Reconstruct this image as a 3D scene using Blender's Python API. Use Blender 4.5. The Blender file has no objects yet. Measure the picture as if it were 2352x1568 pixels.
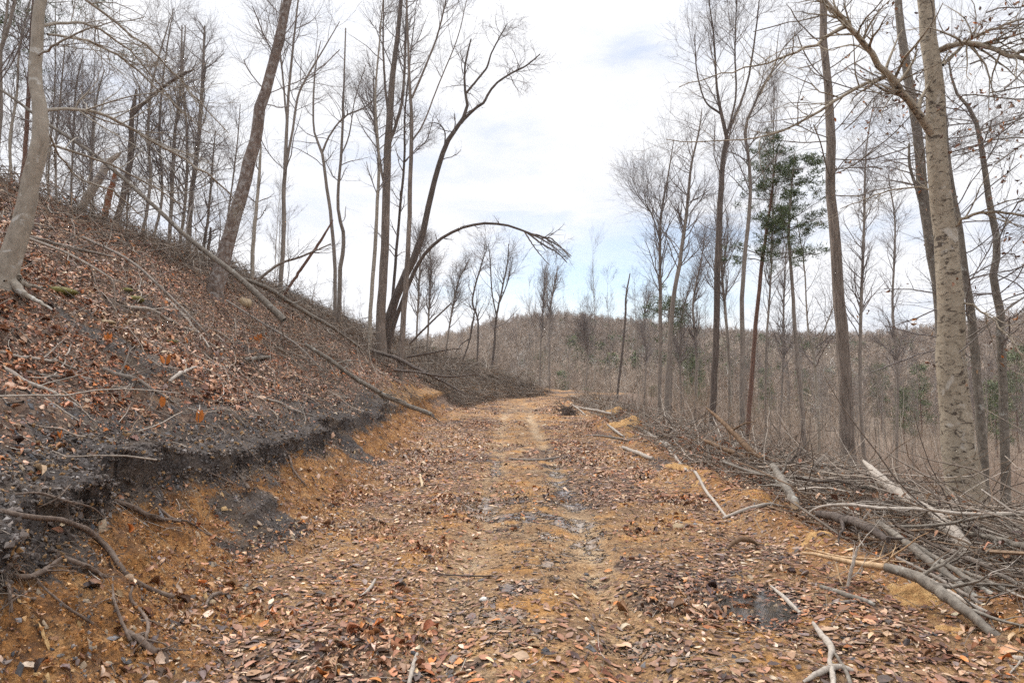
import bpy, math, random
import numpy as np
from mathutils import Vector
from mathutils.bvhtree import BVHTree

rs = np.random.RandomState(7)
random.seed(7)
scene = bpy.context.scene
COL = scene.collection

# ------------------------------------------------------------------ camera
EYE = 1.6
FPX = 1437.0
TILT = math.atan(96 / FPX)
cd = bpy.data.cameras.new("camera")
cd.sensor_width = 36
cd.lens = 36 * FPX / 2352
cd.clip_start = 0.05
cd.clip_end = 5000
cam = bpy.data.objects.new("camera", cd)
cam.location = (0, 0, EYE)
cam.rotation_euler = (math.pi / 2 + TILT, 0, 0)
COL.objects.link(cam)
scene.camera = cam

# ------------------------------------------------------------------ world
SUN_EL, SUN_AZ = 48, -35          # degrees; azimuth from +Y towards +X
world = bpy.data.worlds.new("World")
scene.world = world
world.use_nodes = True
nt = world.node_tree
nt.nodes.clear()
N = nt.nodes.new
L = nt.links.new
w_out = N("ShaderNodeOutputWorld")
bg = N("ShaderNodeBackground")
bg.inputs[1].default_value = 0.12
L(bg.outputs[0], w_out.inputs[0])
sky = N("ShaderNodeTexSky")
sky.sky_type = 'NISHITA'
sky.sun_disc = False
sky.sun_elevation = math.radians(SUN_EL)
sky.sun_rotation = math.radians(SUN_AZ)
tc = N("ShaderNodeTexCoord")
mp = N("ShaderNodeMapping")
mp.inputs['Scale'].default_value = (1.6, 1.6, 5.5)
L(tc.outputs['Generated'], mp.inputs[0])
nz = N("ShaderNodeTexNoise")
nz.inputs['Scale'].default_value = 2.3
nz.inputs['Detail'].default_value = 9
nz.inputs['Roughness'].default_value = 0.62
nz.inputs['Distortion'].default_value = 0.35
L(mp.outputs[0], nz.inputs['Vector'])
# the thin spot in the cloud cover, low over the hill
sub = N("ShaderNodeVectorMath"); sub.operation = 'SUBTRACT'
sub.inputs[1].default_value = (0.168, 0.972, 0.150)
L(tc.outputs['Generated'], sub.inputs[0])
mul = N("ShaderNodeVectorMath"); mul.operation = 'MULTIPLY'
mul.inputs[1].default_value = (3.0, 2.0, 10.0)
L(sub.outputs[0], mul.inputs[0])
ln = N("ShaderNodeVectorMath"); ln.operation = 'LENGTH'
L(mul.outputs[0], ln.inputs[0])
mr = N("ShaderNodeMapRange")
mr.interpolation_type = 'SMOOTHSTEP'
mr.inputs['From Min'].default_value = 0.0
mr.inputs['From Max'].default_value = 1.5
mr.inputs['To Min'].default_value = 0.46
mr.inputs['To Max'].default_value = 0.0
L(ln.outputs['Value'], mr.inputs['Value'])
ad = N("ShaderNodeMath"); ad.operation = 'SUBTRACT'
L(nz.outputs['Fac'], ad.inputs[0]); L(mr.outputs[0], ad.inputs[1])
ramp = N("ShaderNodeValToRGB")
ramp.color_ramp.elements[0].position = 0.02
ramp.color_ramp.elements[0].color = (0.15, 0.15, 0.15, 1)
ramp.color_ramp.elements[1].position = 0.40
ramp.color_ramp.elements[1].color = (1, 1, 1, 1)
e = ramp.color_ramp.elements.new(0.22); e.color = (0.55, 0.55, 0.55, 1)
L(ad.outputs[0], ramp.inputs[0])
cr = N("ShaderNodeValToRGB")
cr.color_ramp.elements[0].position = 0.36
cr.color_ramp.elements[0].color = (5.15, 5.4, 6.0, 1)
cr.color_ramp.elements[1].position = 0.56
cr.color_ramp.elements[1].color = (6.35, 6.4, 6.6, 1)
L(nz.outputs['Fac'], cr.inputs[0])
sx = N("ShaderNodeSeparateXYZ"); L(tc.outputs['Generated'], sx.inputs[0])
hi = N("ShaderNodeMapRange"); hi.interpolation_type = 'SMOOTHSTEP'
hi.inputs['From Min'].default_value = 0.45; hi.inputs['From Max'].default_value = 0.95
hi.inputs['To Min'].default_value = 1.0; hi.inputs['To Max'].default_value = 2.6
L(sx.outputs['Z'], hi.inputs['Value'])
br = N("ShaderNodeVectorMath"); br.operation = 'SCALE'
L(cr.outputs[0], br.inputs[0]); L(hi.outputs[0], br.inputs['Scale'])
mx = N("ShaderNodeMix"); mx.data_type = 'RGBA'
L(ramp.outputs[0], mx.inputs[0])
L(sky.outputs[0], mx.inputs[6])
L(br.outputs[0], mx.inputs[7])
L(mx.outputs[2], bg.inputs[0])

# ------------------------------------------------------------------ sun (thin cloud)
sl = bpy.data.lights.new("sun", 'SUN')
sl.energy = 2.2
sl.angle = math.radians(12)
sl.color = (1.0, 0.96, 0.90)
sun = bpy.data.objects.new("sun", sl)
az, el = math.radians(SUN_AZ), math.radians(SUN_EL)
sd = Vector((math.sin(az) * math.cos(el), math.cos(az) * math.cos(el), math.sin(el)))
sun.rotation_euler = (-sd).to_track_quat('-Z', 'Y').to_euler()
COL.objects.link(sun)

scene.view_settings.view_transform = 'Standard'
scene.view_settings.look = 'None'
scene.view_settings.exposure = 0.5
scene.view_settings.gamma = 1.0
scene.cycles.max_bounces = 5
scene.cycles.diffuse_bounces = 3
scene.cycles.use_denoising = False

# ------------------------------------------------------------------ helpers
def tag(o, label=None, cat=None, group=None, kind=None):
    if label: o['label'] = label
    if cat: o['category'] = cat
    if group: o['group'] = group
    if kind: o['kind'] = kind
    return o

def pxray(u, v):
    dx = (u - 1176) / FPX; dv = (784 - v) / FPX
    return Vector((dx, math.cos(TILT) - dv * math.sin(TILT), math.sin(TILT) + dv * math.cos(TILT)))

def pxat(u, v, y):
    d = pxray(u, v)
    return Vector((0, 0, EYE)) + d * (y / d.y)

_perm = rs.permutation(256)
_perm = np.concatenate([_perm, _perm])
_val = rs.uniform(-1, 1, 256)
def vnoise(x, y, s=0):
    xi = np.floor(x).astype(int); yi = np.floor(y).astype(int)
    fx = x - xi; fy = y - yi
    fx = fx * fx * (3 - 2 * fx); fy = fy * fy * (3 - 2 * fy)
    def h(a, b): return _val[_perm[(_perm[(a + s) & 255] + b) & 255]]
    return ((h(xi, yi) * (1 - fx) + h(xi + 1, yi) * fx) * (1 - fy) +
            (h(xi, yi + 1) * (1 - fx) + h(xi + 1, yi + 1) * fx) * fy)
def fbm(x, y, o=4, s=0, g=0.5):
    a = 1.0; t = 0; n = 0
    for i in range(o):
        t = t + a * vnoise(x * 2 ** i, y * 2 ** i, s + i * 17); n += a; a *= g
    return t / n

def sst(a, b, x):
    t = np.clip((x - a) / (b - a), 0, 1)
    return t * t * (3 - 2 * t)

# ------------------------------------------------------------------ terrain shape
FY = [-30, 0, 3.4, 5, 8, 15, 23, 38, 46, 58, 66, 75, 95]
FX = [-1.3, -1.6, -1.75, -2.3, -2.15, -2.7, -3.0, -3.0, -1.5, 3.6, 8.0, 14, 30]
RY = [-30, 0, 4.4, 8, 13, 20, 33, 45, 60, 75, 95]
RX = [2.9, 3.0, 3.0, 2.9, 3.0, 3.1, 3.2, 3.7, 7.0, 17, 40]
CY = [-30, 14, 24, 36, 46, 54, 60, 66, 72, 95]
CX = [-11.2, -11.2, -11.2, -11, -8.8, -4.5, -0.5, 4.0, 9.5, 27]
CH = [6.1, 6.1, 6.25, 5.6, 4.5, 2.9, 1.75, 0.75, 0.5, 0.3]
SKU = [-9000, 0, 800, 980, 1060, 1130, 1230, 1300, 1400, 1500, 1600, 1800, 2000, 2150, 2250, 2352, 3000, 9000]
SKV = [800, 820, 810, 792, 775, 752, 738, 736, 748, 755, 770, 788, 784, 770, 758, 735, 650, 600]
LIPT = 0.85

def zones(x, y):
    """distance into the bank (t) and beyond the right edge (d), both warped by noise"""
    xf = np.interp(y, FY, FX); xr = np.interp(y, RY, RX)
    wob = 0.34 * fbm(y * 0.9 + 3, x * 0.3, 3, 5) + 0.16 * fbm(y * 3.4, x * 1.5, 4, 9, .6)
    t = xf - x + wob
    d = x - xr + 0.35 * fbm(y * 0.7, x * 0.7, 3, 21)
    return t, d, xf, xr

def height(x, y):
    t, d, xf, xr = zones(x, y)
    zr = 0.011 * np.clip(y - 9, 0, 60)
    lat = x - np.clip(y - 30, 0, 100) * 0.12
    z = zr + 0.034 * fbm(x * 1.6, y * 1.2, 4, 31) + 0.022 * fbm(x * 6, y * 6, 4, 41)
    z = zr + (z - zr) * (1 - .6 * np.exp(-(((x - 1.72) / .5) ** 2 + ((y - 4.72) / .5) ** 2)))
    # wheel ruts
    for rc, dp in ((-0.32, 0.045), (0.78, 0.060)):
        c = rc + 0.12 * fbm(y * 0.4, y * 0 + 2.0, 2, 77)
        z = z - dp * np.exp(-((lat - c) / 0.17) ** 2) * sst(2.0, 4.0, y) * (1 - sst(30, 45, y))
    # shallow basins that hold rain water
    for (bx, by, br, bd) in ((1.72, 4.72, 0.42, 0.06),):
        z = z - bd * np.exp(-(((x - bx) / br) ** 2 + ((y - by) / (br * 1.1)) ** 2))
    # bank
    hl = 0.78 + 0.12 * fbm(y * 0.5, y * 0 + 1, 2, 51)
    fade = 1 - sst(52, 64, y) * 0.7
    hl = hl * fade
    prof = np.interp(t, [-9, -0.3, 0.0, 0.25, 0.55, LIPT - 0.08, LIPT, LIPT + 0.08, 9], [0, 0, 0.10, 0.30, 0.58, 0.80, 0.94, 1.0, 1.0])
    gully = 0.08 * np.abs(fbm(y * 2.6, x * 0.8, 3, 61)) * sst(0, 0.3, t) * (1 - sst(0.7, 0.95, t))
    zb = zr + hl * prof - gully
    xc = np.interp(y, CY, CX); H = np.interp(y, CY, CH)
    xl = xf - LIPT
    s = (xl - x) / np.maximum(xl - xc, 0.5)
    zl = zr + hl
    up = zl + (H - zl) * np.clip(s, 0, 1)
    over = np.clip(xc - x, 0, None)
    # rounded crest, then falling away on the far side
    up = up - 0.55 * np.maximum(H - zl, 0) * 0.10 * sst(0.75, 1.25, s)
    up = up - np.where(over < 10, 0.016 * over ** 2, 1.6 + 0.32 * (over - 10))
    rough = 0.24 * fbm(x * 0.45, y * 0.45, 4, 71) + 0.085 * fbm(x * 2.2, y * 2.2, 4, 73) + 0.018 * fbm(x * 8, y * 8, 3, 75)
    hillw = sst(LIPT, LIPT + 0.7, t)
    zh = np.where(s > 0, up, zl) + rough * hillw
    zL = np.where(t > LIPT, zh, zb)
    z = np.where(t > -0.25, np.maximum(zL, z * (1 - sst(-0.25, 0.3, t)) + zL * sst(-0.25, 0.3, t)), z)
    # right side: spoil berm, then the slope to the valley floor
    berm = 0.19 * np.exp(-((d - 0.1) / 0.35) ** 2) * (0.6 + 0.9 * fbm(y * 1.3, x, 3, 81)) + 0.22 * np.exp(-((d - 1.7) / 0.9) ** 2)
    fall = np.interp(d, [-1, 0, 0.9, 4, 9, 22, 500], [0, 0, 0.08, 0.62, 1.7, 5.4, 5.6])
    zR = zr * (1 - sst(5, 30, d)) + berm * (1 - sst(40, 55, y)) - fall + sst(0, 2, d) * (0.10 * fbm(x * 0.6, y * 0.6, 4, 91) + 0.03 * fbm(x * 5, y * 5, 3, 93)) + 0.02 * fbm(x * 6, y * 6, 3, 95) * sst(-.3, .3, d)
    z = np.where(d > -0.6, z * (1 - sst(-0.6, 0.15, d)) + zR * sst(-0.6, 0.15, d), z)
    # valley and far hills
    r = np.sqrt(x * x + y * y)
    val = -5.0 + 0.5 * fbm(x * 0.03, y * 0.03, 3, 101)
    z = z * (1 - sst(66, 92, y)) + val * sst(66, 92, y)
    z = np.maximum(z, -6.2)
    u = 1176 + FPX * x / np.maximum(y, 1.0)
    D = 285.0
    sky_v = np.interp(u, SKU, SKV)
    top = EYE + (880 - sky_v) / FPX * D * np.where(y > 0, y / np.maximum(r, 1e-3), 0.7).clip(0.5, 1) - 4.5
    q = np.clip((r - 95) / (D - 95), 0, 1.0)
    far = -5.0 + (top + 5.0) * (0.35 * q + 0.65 * q * q * (3 - 2 * q))
    far = far + 1.6 * fbm(x * 0.02, y * 0.02, 4, 111) * q
    far = far - np.clip(r - D, 0, 300) * 0.25
    z = z * (1 - sst(88, 105, r)) + far * sst(88, 105, r)
    return z

# ------------------------------------------------------------------ ground mesh
def axis(segs):
    out = [segs[0][0]]
    for a, b, st in segs:
        n = max(1, int(round((b - a) / st)))
        out += list(a + (b - a) * (np.arange(n) + 1) / n)
    return np.array(out)
gx = axis([(-700, -300, 40), (-300, -60, 12), (-60, -16, 1.5), (-16, -8, 0.16), (-8, -4.6, 0.08), (-4.6, -1.4, 0.03),
           (-1.4, 4.2, 0.045), (4.2, 8, 0.10), (8, 16, 0.30), (16, 60, 1.5), (60, 300, 10), (300, 700, 40)])
ys = [1.2]
while ys[-1] < 90: ys.append(ys[-1] + max(0.03, ys[-1] * 0.0095))
gy = np.concatenate([[-400, -150, -60, -30, -15, -8, -4, -2, -0.5, 0.4], np.array(ys), axis([(ys[-1], 300, 4), (300, 700, 30)])[1:]])
GX, GY = np.meshgrid(gx, gy)
GZ = height(GX, GY)
T, Dd, XF, XR = zones(GX, GY)
nearw = 1 - sst(45, 58, GY)
# the turf mat overhangs the cut
ov = 0.13 * np.exp(-((T - (LIPT + 0.08)) / 0.10) ** 2) * nearw * (0.7 + 0.8 * fbm(GY * 3, GY * 0, 3, 121))
PX = GX + ov + nearw * (0.10 * fbm(GY * 5, GZ * 6, 4, 171) + .03 * fbm(GY * 20, GZ * 20, 2, 173)) * sst(0.1, 0.4, T) * (1 - sst(1.0, 1.3, T))
def grid_mesh(name, X, Y, Z):
    ny, nx = X.shape
    v = np.stack([X, Y, Z], -1).reshape(-1, 3)
    i = np.arange(ny * nx).reshape(ny, nx)
    f = np.stack([i[:-1, :-1], i[:-1, 1:], i[1:, 1:], i[1:, :-1]], -1).reshape(-1, 4)
    return mesh_np(name, v, f)
def mesh_np(name, v, f, smooth=True, cols=None, attrs=None):
    me = bpy.data.meshes.new(name)
    v = np.asarray(v, np.float32); f = np.asarray(f, np.int32)
    me.vertices.add(len(v)); me.vertices.foreach_set("co", v.ravel())
    k = f.shape[1]
    me.loops.add(f.size); me.loops.foreach_set("vertex_index", f.ravel())
    me.polygons.add(len(f))
    me.polygons.foreach_set("loop_start", np.arange(0, f.size, k, dtype=np.int32))
    me.polygons.foreach_set("loop_total", np.full(len(f), k, np.int32))
    me.polygons.foreach_set("use_smooth", np.full(len(f), smooth, bool))
    me.update(calc_edges=True)
    if cols is not None:
        a = me.attributes.new("col", 'FLOAT_COLOR', 'POINT')
        c = np.ones((len(v), 4), np.float32); c[:, :3] = cols
        a.data.foreach_set("color", c.ravel())
    return me
def add_attr(me, name, arr):
    a = me.attributes.new(name, 'FLOAT', 'POINT')
    a.data.foreach_set("value", np.asarray(arr, np.float32).ravel())

gme = grid_mesh("ground", PX, GY, GZ)
ground = bpy.data.objects.new("ground", gme)
COL.objects.link(ground)
tag(ground, kind='structure')
# soil zones (where each soil really lies)
n1 = fbm(GX * 0.8, GY * 0.8, 4, 131); n2 = fbm(GX * 3, GY * 3, 3, 133)
face = sst(-0.35, 0.05, T) * (1 - sst(LIPT - 0.06, LIPT + 0.04, T))
shale_top = sst(LIPT - 0.34, LIPT + 0.06, T + 0.22 * fbm(GY * 5, GX * 2, 4, 191) + 0.10 * n2) * (1 - sst(1.5, 2.5, T + 1.0 * n1 + 0.4 * n2)) * (1 - sst(16, 24, GY))
face = np.maximum(face, .9 * sst(-.15, .2, n1 + .5 * n2) * np.exp(-((Dd - .12) / .42) ** 2) * (1 - sst(40, 50, GY)))
spill = sst(0.36, 0.6, n1 + 0.4 * n2) * face * 0.5 * (T > -.4)
hill_leaf = sst(1.3, 2.3, T + 0.9 * n1 + 0.3 * n2)
spill = np.maximum(spill, face * sst(.2, .6, np.exp(-((GY - 6.5 - .8 * (T - .4)) / .55) ** 2) + .35 * n2) * sst(.72, .5, T) * .7)
spill = np.maximum(spill, face * sst(.3, .6, np.exp(-((GY - 11.8) / .7) ** 2) + .25 * n2) * .9)
shale_patch = sst(0.18, 0.34, fbm(GX * 0.7, GY * 1.1, 3, 137)) * sst(1.5, 2.2, T) * (1 - sst(3.6, 5, T)) * (1 - sst(14, 20, GY)) * 0.8
litter_r = sst(0.7, 1.6, Dd + 0.5 * n1)
road_leaf = sst(-0.05, 0.30, n1 + 0.4 * n2) * (1 - face) * (1 - litter_r) * (T < 0.2) * 0.55
farface = face * sst(20, 34, GY) * (.75 + .5 * n2)
shale = np.clip(np.maximum(np.maximum(shale_top, spill), shale_patch), 0, 1)
leafz = np.clip(np.maximum(np.maximum(hill_leaf, litter_r), road_leaf) * (1 - shale_patch), 0, 1)
leafz = np.maximum(leafz, sst(60, 75, GY)); leafz = np.clip(np.maximum(leafz, farface * .9), 0, 1)
leafz = np.maximum(leafz, sst(16, 36, GY) * (.30 + .5 * n1) * (T < 0))
wet = np.zeros_like(GX)
for (bx, by, br, bw) in ((1.85, 4.75, 0.7, 1), (-0.05, 8.1, 1.0, 1), (0.45, 7.3, 0.7, .8), (0.15, 4.6, 0.7, .8), (0.75, 10.5, 0.5, .8), (0.4, 5.9, .6, .6), (1.0, 3.9, .7, .7), (-.3, 13, .5, .6)):
    wet = np.maximum(wet, bw * np.exp(-(((GX - bx) / br) ** 2 + ((GY - by) / (br * 1.3)) ** 2)))
for rc in (-.32, .78):
    wet = np.maximum(wet, .85 * np.exp(-((GX - rc) / .20) ** 2) * sst(5, 7, GY) * (1 - sst(12, 18, GY)))
wet = np.clip(wet * (0.9 + 1.6 * n2), 0, 1) * (T < 0.1)
add_attr(gme, "face", face); add_attr(gme, "shale", shale); add_attr(gme, "leaf", leafz); add_attr(gme, "wet", wet)
rut = np.zeros_like(GX)
_lat = GX - np.clip(GY - 30, 0, 100) * .12
for rc in (-.32, .78):
    _c = rc + .12 * fbm(GY * .4, GY * 0 + 2.0, 2, 77)
    rut = np.maximum(rut, np.exp(-((_lat - _c) / .17) ** 2))
rut = rut * sst(3.5, 6, GY) * (1 - sst(30, 45, GY)) * np.clip(.75 + 1.0 * n2, 0, 1)
rut = np.maximum(rut, .55 * np.exp(-((_lat - .2) / .9) ** 2) * sst(-.1, .35, n2 + n1) * (1 - sst(35, 50, GY)))
add_attr(gme, "rut", rut)
add_attr(gme, "far", sst(50, 110, np.sqrt(GX ** 2 + GY ** 2)))

# BVH of the near ground for resting things on it
_m = (gy > 1) & (gy < 125); _i = np.where(_m)[0]
_mx = (gx > -130) & (gx < 130); _j = np.where(_mx)[0]
_V = np.stack([PX, GY, GZ], -1)[_i[0]:_i[-1] + 1, _j[0]:_j[-1] + 1]
_id = np.arange(_V.shape[0] * _V.shape[1]).reshape(_V.shape[:2])
_F = np.stack([_id[:-1, :-1], _id[:-1, 1:], _id[1:, 1:], _id[1:, :-1]], -1).reshape(-1, 4)
bvh = BVHTree.FromPolygons([tuple(p) for p in _V.reshape(-1, 3).tolist()], _F.tolist())
def hit(u, v):
    d = pxray(u, v).normalized()
    h = bvh.ray_cast(Vector((0, 0, EYE)), d)
    return h[0]
def gz(x, y):
    return float(height(np.array([x]), np.array([y]))[0])

# ------------------------------------------------------------------ material helpers
def newmat(name):
    m = bpy.data.materials.new(name); m.use_nodes = True
    nt = m.node_tree
    for n in list(nt.nodes): nt.nodes.remove(n)
    out = nt.nodes.new("ShaderNodeOutputMaterial")
    b = nt.nodes.new("ShaderNodeBsdfPrincipled")
    nt.links.new(b.outputs[0], out.inputs[0])
    b.inputs['Roughness'].default_value = 0.85
    b.inputs['Specular IOR Level'].default_value = 0.25
    return m, nt, b
class NB:
    def __init__(s, nt): s.nt = nt
    def n(s, typ, **kw):
        n = s.nt.nodes.new(typ)
        for k, v in kw.items(): setattr(n, k, v)
        return n
    def l(s, a, b): s.nt.links.new(a, b)
    def attr(s, name):
        a = s.n("ShaderNodeAttribute"); a.attribute_name = name; return a
    def noise(s, vec, scale, detail=4, rough=.55, dist=0):
        n = s.n("ShaderNodeTexNoise"); n.inputs['Scale'].default_value = scale
        n.inputs['Detail'].default_value = detail; n.inputs['Roughness'].default_value = rough
        n.inputs['Distortion'].default_value = dist
        s.l(vec, n.inputs['Vector']); return n.outputs['Fac']
    def ramp(s, fac, stops, interp='LINEAR'):
        r = s.n("ShaderNodeValToRGB"); cr = r.color_ramp; cr.interpolation = interp
        while len(cr.elements) > 1: cr.elements.remove(cr.elements[-1])
        cr.elements[0].position = stops[0][0]; cr.elements[0].color = (*stops[0][1], 1)
        for p, c in stops[1:]:
            e = cr.elements.new(p); e.color = (*c, 1)
        s.l(fac, r.inputs[0]); return r.outputs[0]
    def mix(s, fac, a, b, mode='MIX'):
        m = s.n("ShaderNodeMix", data_type='RGBA', blend_type=mode)
        for sock, v in ((m.inputs[0], fac), (m.inputs[6], a), (m.inputs[7], b)):
            if isinstance(v, (int, float)): sock.default_value = v
            elif isinstance(v, tuple): sock.default_value = (*v, 1)
            else: s.l(v, sock)
        return m.outputs[2]
    def math(s, op, a, b=0.0, clamp=False):
        m = s.n("ShaderNodeMath", operation=op, use_clamp=clamp)
        for sock, v in ((m.inputs[0], a), (m.inputs[1], b)):
            if isinstance(v, (int, float)): sock.default_value = v
            else: s.l(v, sock)
        return m.outputs[0]
    def bump(s, h, dist, strength=1.0, prev=None):
        b = s.n("ShaderNodeBump"); b.inputs['Distance'].default_value = dist
        b.inputs['Strength'].default_value = strength
        s.l(h, b.inputs['Height'])
        if prev is not None: s.l(prev, b.inputs['Normal'])
        return b.outputs[0]
    def coords(s, kind='Object', scale=(1, 1, 1)):
        t = s.n("ShaderNodeTexCoord"); m = s.n("ShaderNodeMapping")
        m.inputs['Scale'].default_value = scale
        s.l(t.outputs[kind], m.inputs[0]); return m.outputs[0]

def ground_material():
    m, nt, b = newmat("soil_and_leaf_litter"); B = NB(nt)
    v = B.coords()
    big = B.noise(v, 0.9, 5); mid = B.noise(v, 5, 6, .65); fine = B.noise(v, 38, 6, .7); grit = B.noise(v, 120, 3, .7)
    # road clay
    road = B.ramp(B.math('ADD', B.math('MULTIPLY', mid, .6), B.math('MULTIPLY', B.noise(v, 19, 5, .7), .4)), [(0.32, (.075, .046, .030)), (0.41, (.23, .125, .055)), (0.50, (.37, .21, .095)), (0.60, (.46, .30, .165)), (0.70, (.42, .19, .055))])
    road = B.mix(B.math('MULTIPLY', B.ramp(fine, [(0.38, (1, 1, 1)), (0.54, (0, 0, 0))]), .75), road, (.075, .046, .032))
    road = B.mix(B.ramp(B.noise(v, 0.7, 6, .7), [(.50, (0, 0, 0)), (.60, (.55, .55, .55))]), road, (.11, .07, .048))
    road = B.mix(B.ramp(B.noise(v, 1.7, 4), [(0.52, (0, 0, 0)), (0.62, (.75, .75, .75))]), road, B.ramp(fine, [(0.3, (.22, .10, .03)), (0.55, (.50, .25, .075)), (.8, (.62, .36, .13))]))
    road = B.mix(B.math('MULTIPLY', B.attr('rut').outputs['Fac'], B.ramp(fine, [(.36, (.25, .25, .25)), (.55, (.95, .95, .95))])), road, B.ramp(B.noise(v, 26, 4, .6), [(.35, (.40, .27, .15)), (.6, (.56, .43, .29))]))
    # fresh clay of the cut face
    vs = B.coords(scale=(1, 1, .45))
    clay = B.ramp(B.noise(vs, 7, 7, .68), [(0.27, (.07, .036, .020)), (0.40, (.23, .105, .038)), (0.52, (.39, .185, .062)), (0.66, (.47, .27, .115)), (.8, (.32, .13, .042))])
    clay = B.mix(B.ramp(B.noise(v, 3.0, 6, .75), [(.50, (0, 0, 0)), (.60, (.7, .7, .7))]), clay, (.11, .06, .035))
    clay = B.mix(B.ramp(fine, [(0.38, (.85, .85, .85)), (0.52, (0, 0, 0))]), clay, (.09, .05, .028))
    c = B.mix(B.attr("face").outputs['Fac'], road, clay)
    # shale / coaly soil
    vo = B.n("ShaderNodeTexVoronoi"); vo.inputs['Scale'].default_value = 55; B.l(v, vo.inputs['Vector'])
    sh = B.ramp(vo.outputs['Color'], [(0.1, (.030, .026, .025)), (.45, (.062, .054, .050)), (.75, (.115, .102, .098)), (.95, (.22, .20, .19))])
    sh = B.mix(B.ramp(fine, [(0.42, (.6, .6, .6)), (0.6, (0, 0, 0))]), sh, (.06, .042, .032))
    sh = B.mix(B.ramp(B.noise(v, 2.2, 5, .7), [(.48, (0, 0, 0)), (.6, (.75, .75, .75))]), sh, B.ramp(fine, [(.3, (.07, .05, .038)), (.7, (.19, .14, .10))]))
    shf = B.math('ADD', B.math('ADD', B.attr("shale").outputs['Fac'], B.math('MULTIPLY', B.math('SUBTRACT', mid, .5), .9)), B.math('MULTIPLY', B.math('SUBTRACT', fine, .5), 1.1))
    c = B.mix(B.ramp(shf, [(0.38, (0, 0, 0)), (0.58, (1, 1, 1))]), c, sh)
    # packed leaves: irregular flakes, each with its own brown
    vd = B.n("ShaderNodeVectorMath", operation='ADD')
    nz = B.n("ShaderNodeTexNoise"); nz.inputs['Scale'].default_value = 9; nz.inputs['Detail'].default_value = 3; B.l(v, nz.inputs['Vector'])
    sc = B.n("ShaderNodeVectorMath", operation='SCALE'); sc.inputs['Scale'].default_value = .12; B.l(nz.outputs['Color'], sc.inputs[0])
    B.l(v, vd.inputs[0]); B.l(sc.outputs[0], vd.inputs[1])
    vl = B.n("ShaderNodeTexVoronoi"); vl.inputs['Scale'].default_value = 19; B.l(vd.outputs[0], vl.inputs['Vector'])
    lf = B.ramp(vl.outputs['Color'], [(0.10, (.055, .038, .030)), (.30, (.14, .085, .058)), (.5, (.24, .145, .095)), (.68, (.34, .225, .155)), (.85, (.46, .34, .25)), (.97, (.34, .16, .07))])
    lf = B.mix(B.ramp(vl.outputs['Distance'], [(0.02, (0, 0, 0)), (.055, (.55, .55, .55))]), lf, (.05, .032, .024))
    lff = B.math('ADD', B.attr("leaf").outputs['Fac'], B.math('MULTIPLY', B.math('SUBTRACT', mid, .5), 1.1))
    c = B.mix(B.ramp(lff, [(0.42, (0, 0, 0)), (0.56, (1, 1, 1))]), c, lf)
    c = B.mix(B.attr("far").outputs['Fac'], c, B.ramp(big, [(.3, (.20, .155, .12)), (.7, (.28, .215, .16))]))
    wn = B.noise(v, 11, 5, .7)
    wet = B.ramp(B.math('ADD', B.math('MULTIPLY', B.attr("wet").outputs['Fac'], .62), B.math('MULTIPLY', B.math('SUBTRACT', wn, .5), 2.2)), [(0.44, (0, 0, 0)), (0.56, (1, 1, 1))])
    c = B.mix(wet, c, B.mix(1.0, c, (.62, .62, .66), 'MULTIPLY'))
    B.l(c, b.inputs['Base Color'])
    ro = B.n("ShaderNodeMapRange"); B.l(wet, ro.inputs['Value']); ro.inputs['To Min'].default_value = .9; ro.inputs['To Max'].default_value = .10
    B.l(ro.outputs[0], b.inputs['Roughness'])
    sp = B.n("ShaderNodeMapRange"); B.l(wet, sp.inputs['Value']); sp.inputs['To Min'].default_value = .2; sp.inputs['To Max'].default_value = 1.0
    B.l(sp.outputs[0], b.inputs['Specular IOR Level'])
    dry = B.math('SUBTRACT', 1.0, B.math('MULTIPLY', wet, .93))
    nrm = B.bump(B.math('MULTIPLY', mid, dry), .10, .8)
    nrm = B.bump(B.math('MULTIPLY', fine, dry), .035, .9, nrm)
    nrm = B.bump(B.math('MULTIPLY', vl.outputs['Distance'], B.math('MULTIPLY', dry, B.attr('leaf').outputs['Fac'])), .03, .35, nrm)
    B.l(nrm, b.inputs['Normal'])
    return m
gme.materials.append(ground_material())

def attr_material(name, rough=.8, spec=.2, nscale=60, namt=.35, bump=.004, transl=0):
    m, nt, b = newmat(name); B = NB(nt)
    v = B.coords()
    n = B.noise(v, nscale, 4, .6)
    k = B.ramp(n, [(.3, (1 - namt,) * 3), (.7, (1 + namt,) * 3)])
    B.l(B.mix(1.0, B.attr("col").outputs['Color'], k, 'MULTIPLY'), b.inputs['Base Color'])
    b.inputs['Roughness'].default_value = rough
    b.inputs['Specular IOR Level'].default_value = spec
    if bump: B.l(B.bump(n, bump), b.inputs['Normal'])
    return m
M_leaf = attr_material("dead_leaf", .62, .35, 45, .25, .003)
M_stick = attr_material("weathered_stick", .85, .2, 40, .4, .004)
M_stone = attr_material("shale_chip", .7, .3, 50, .3, .004)

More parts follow.
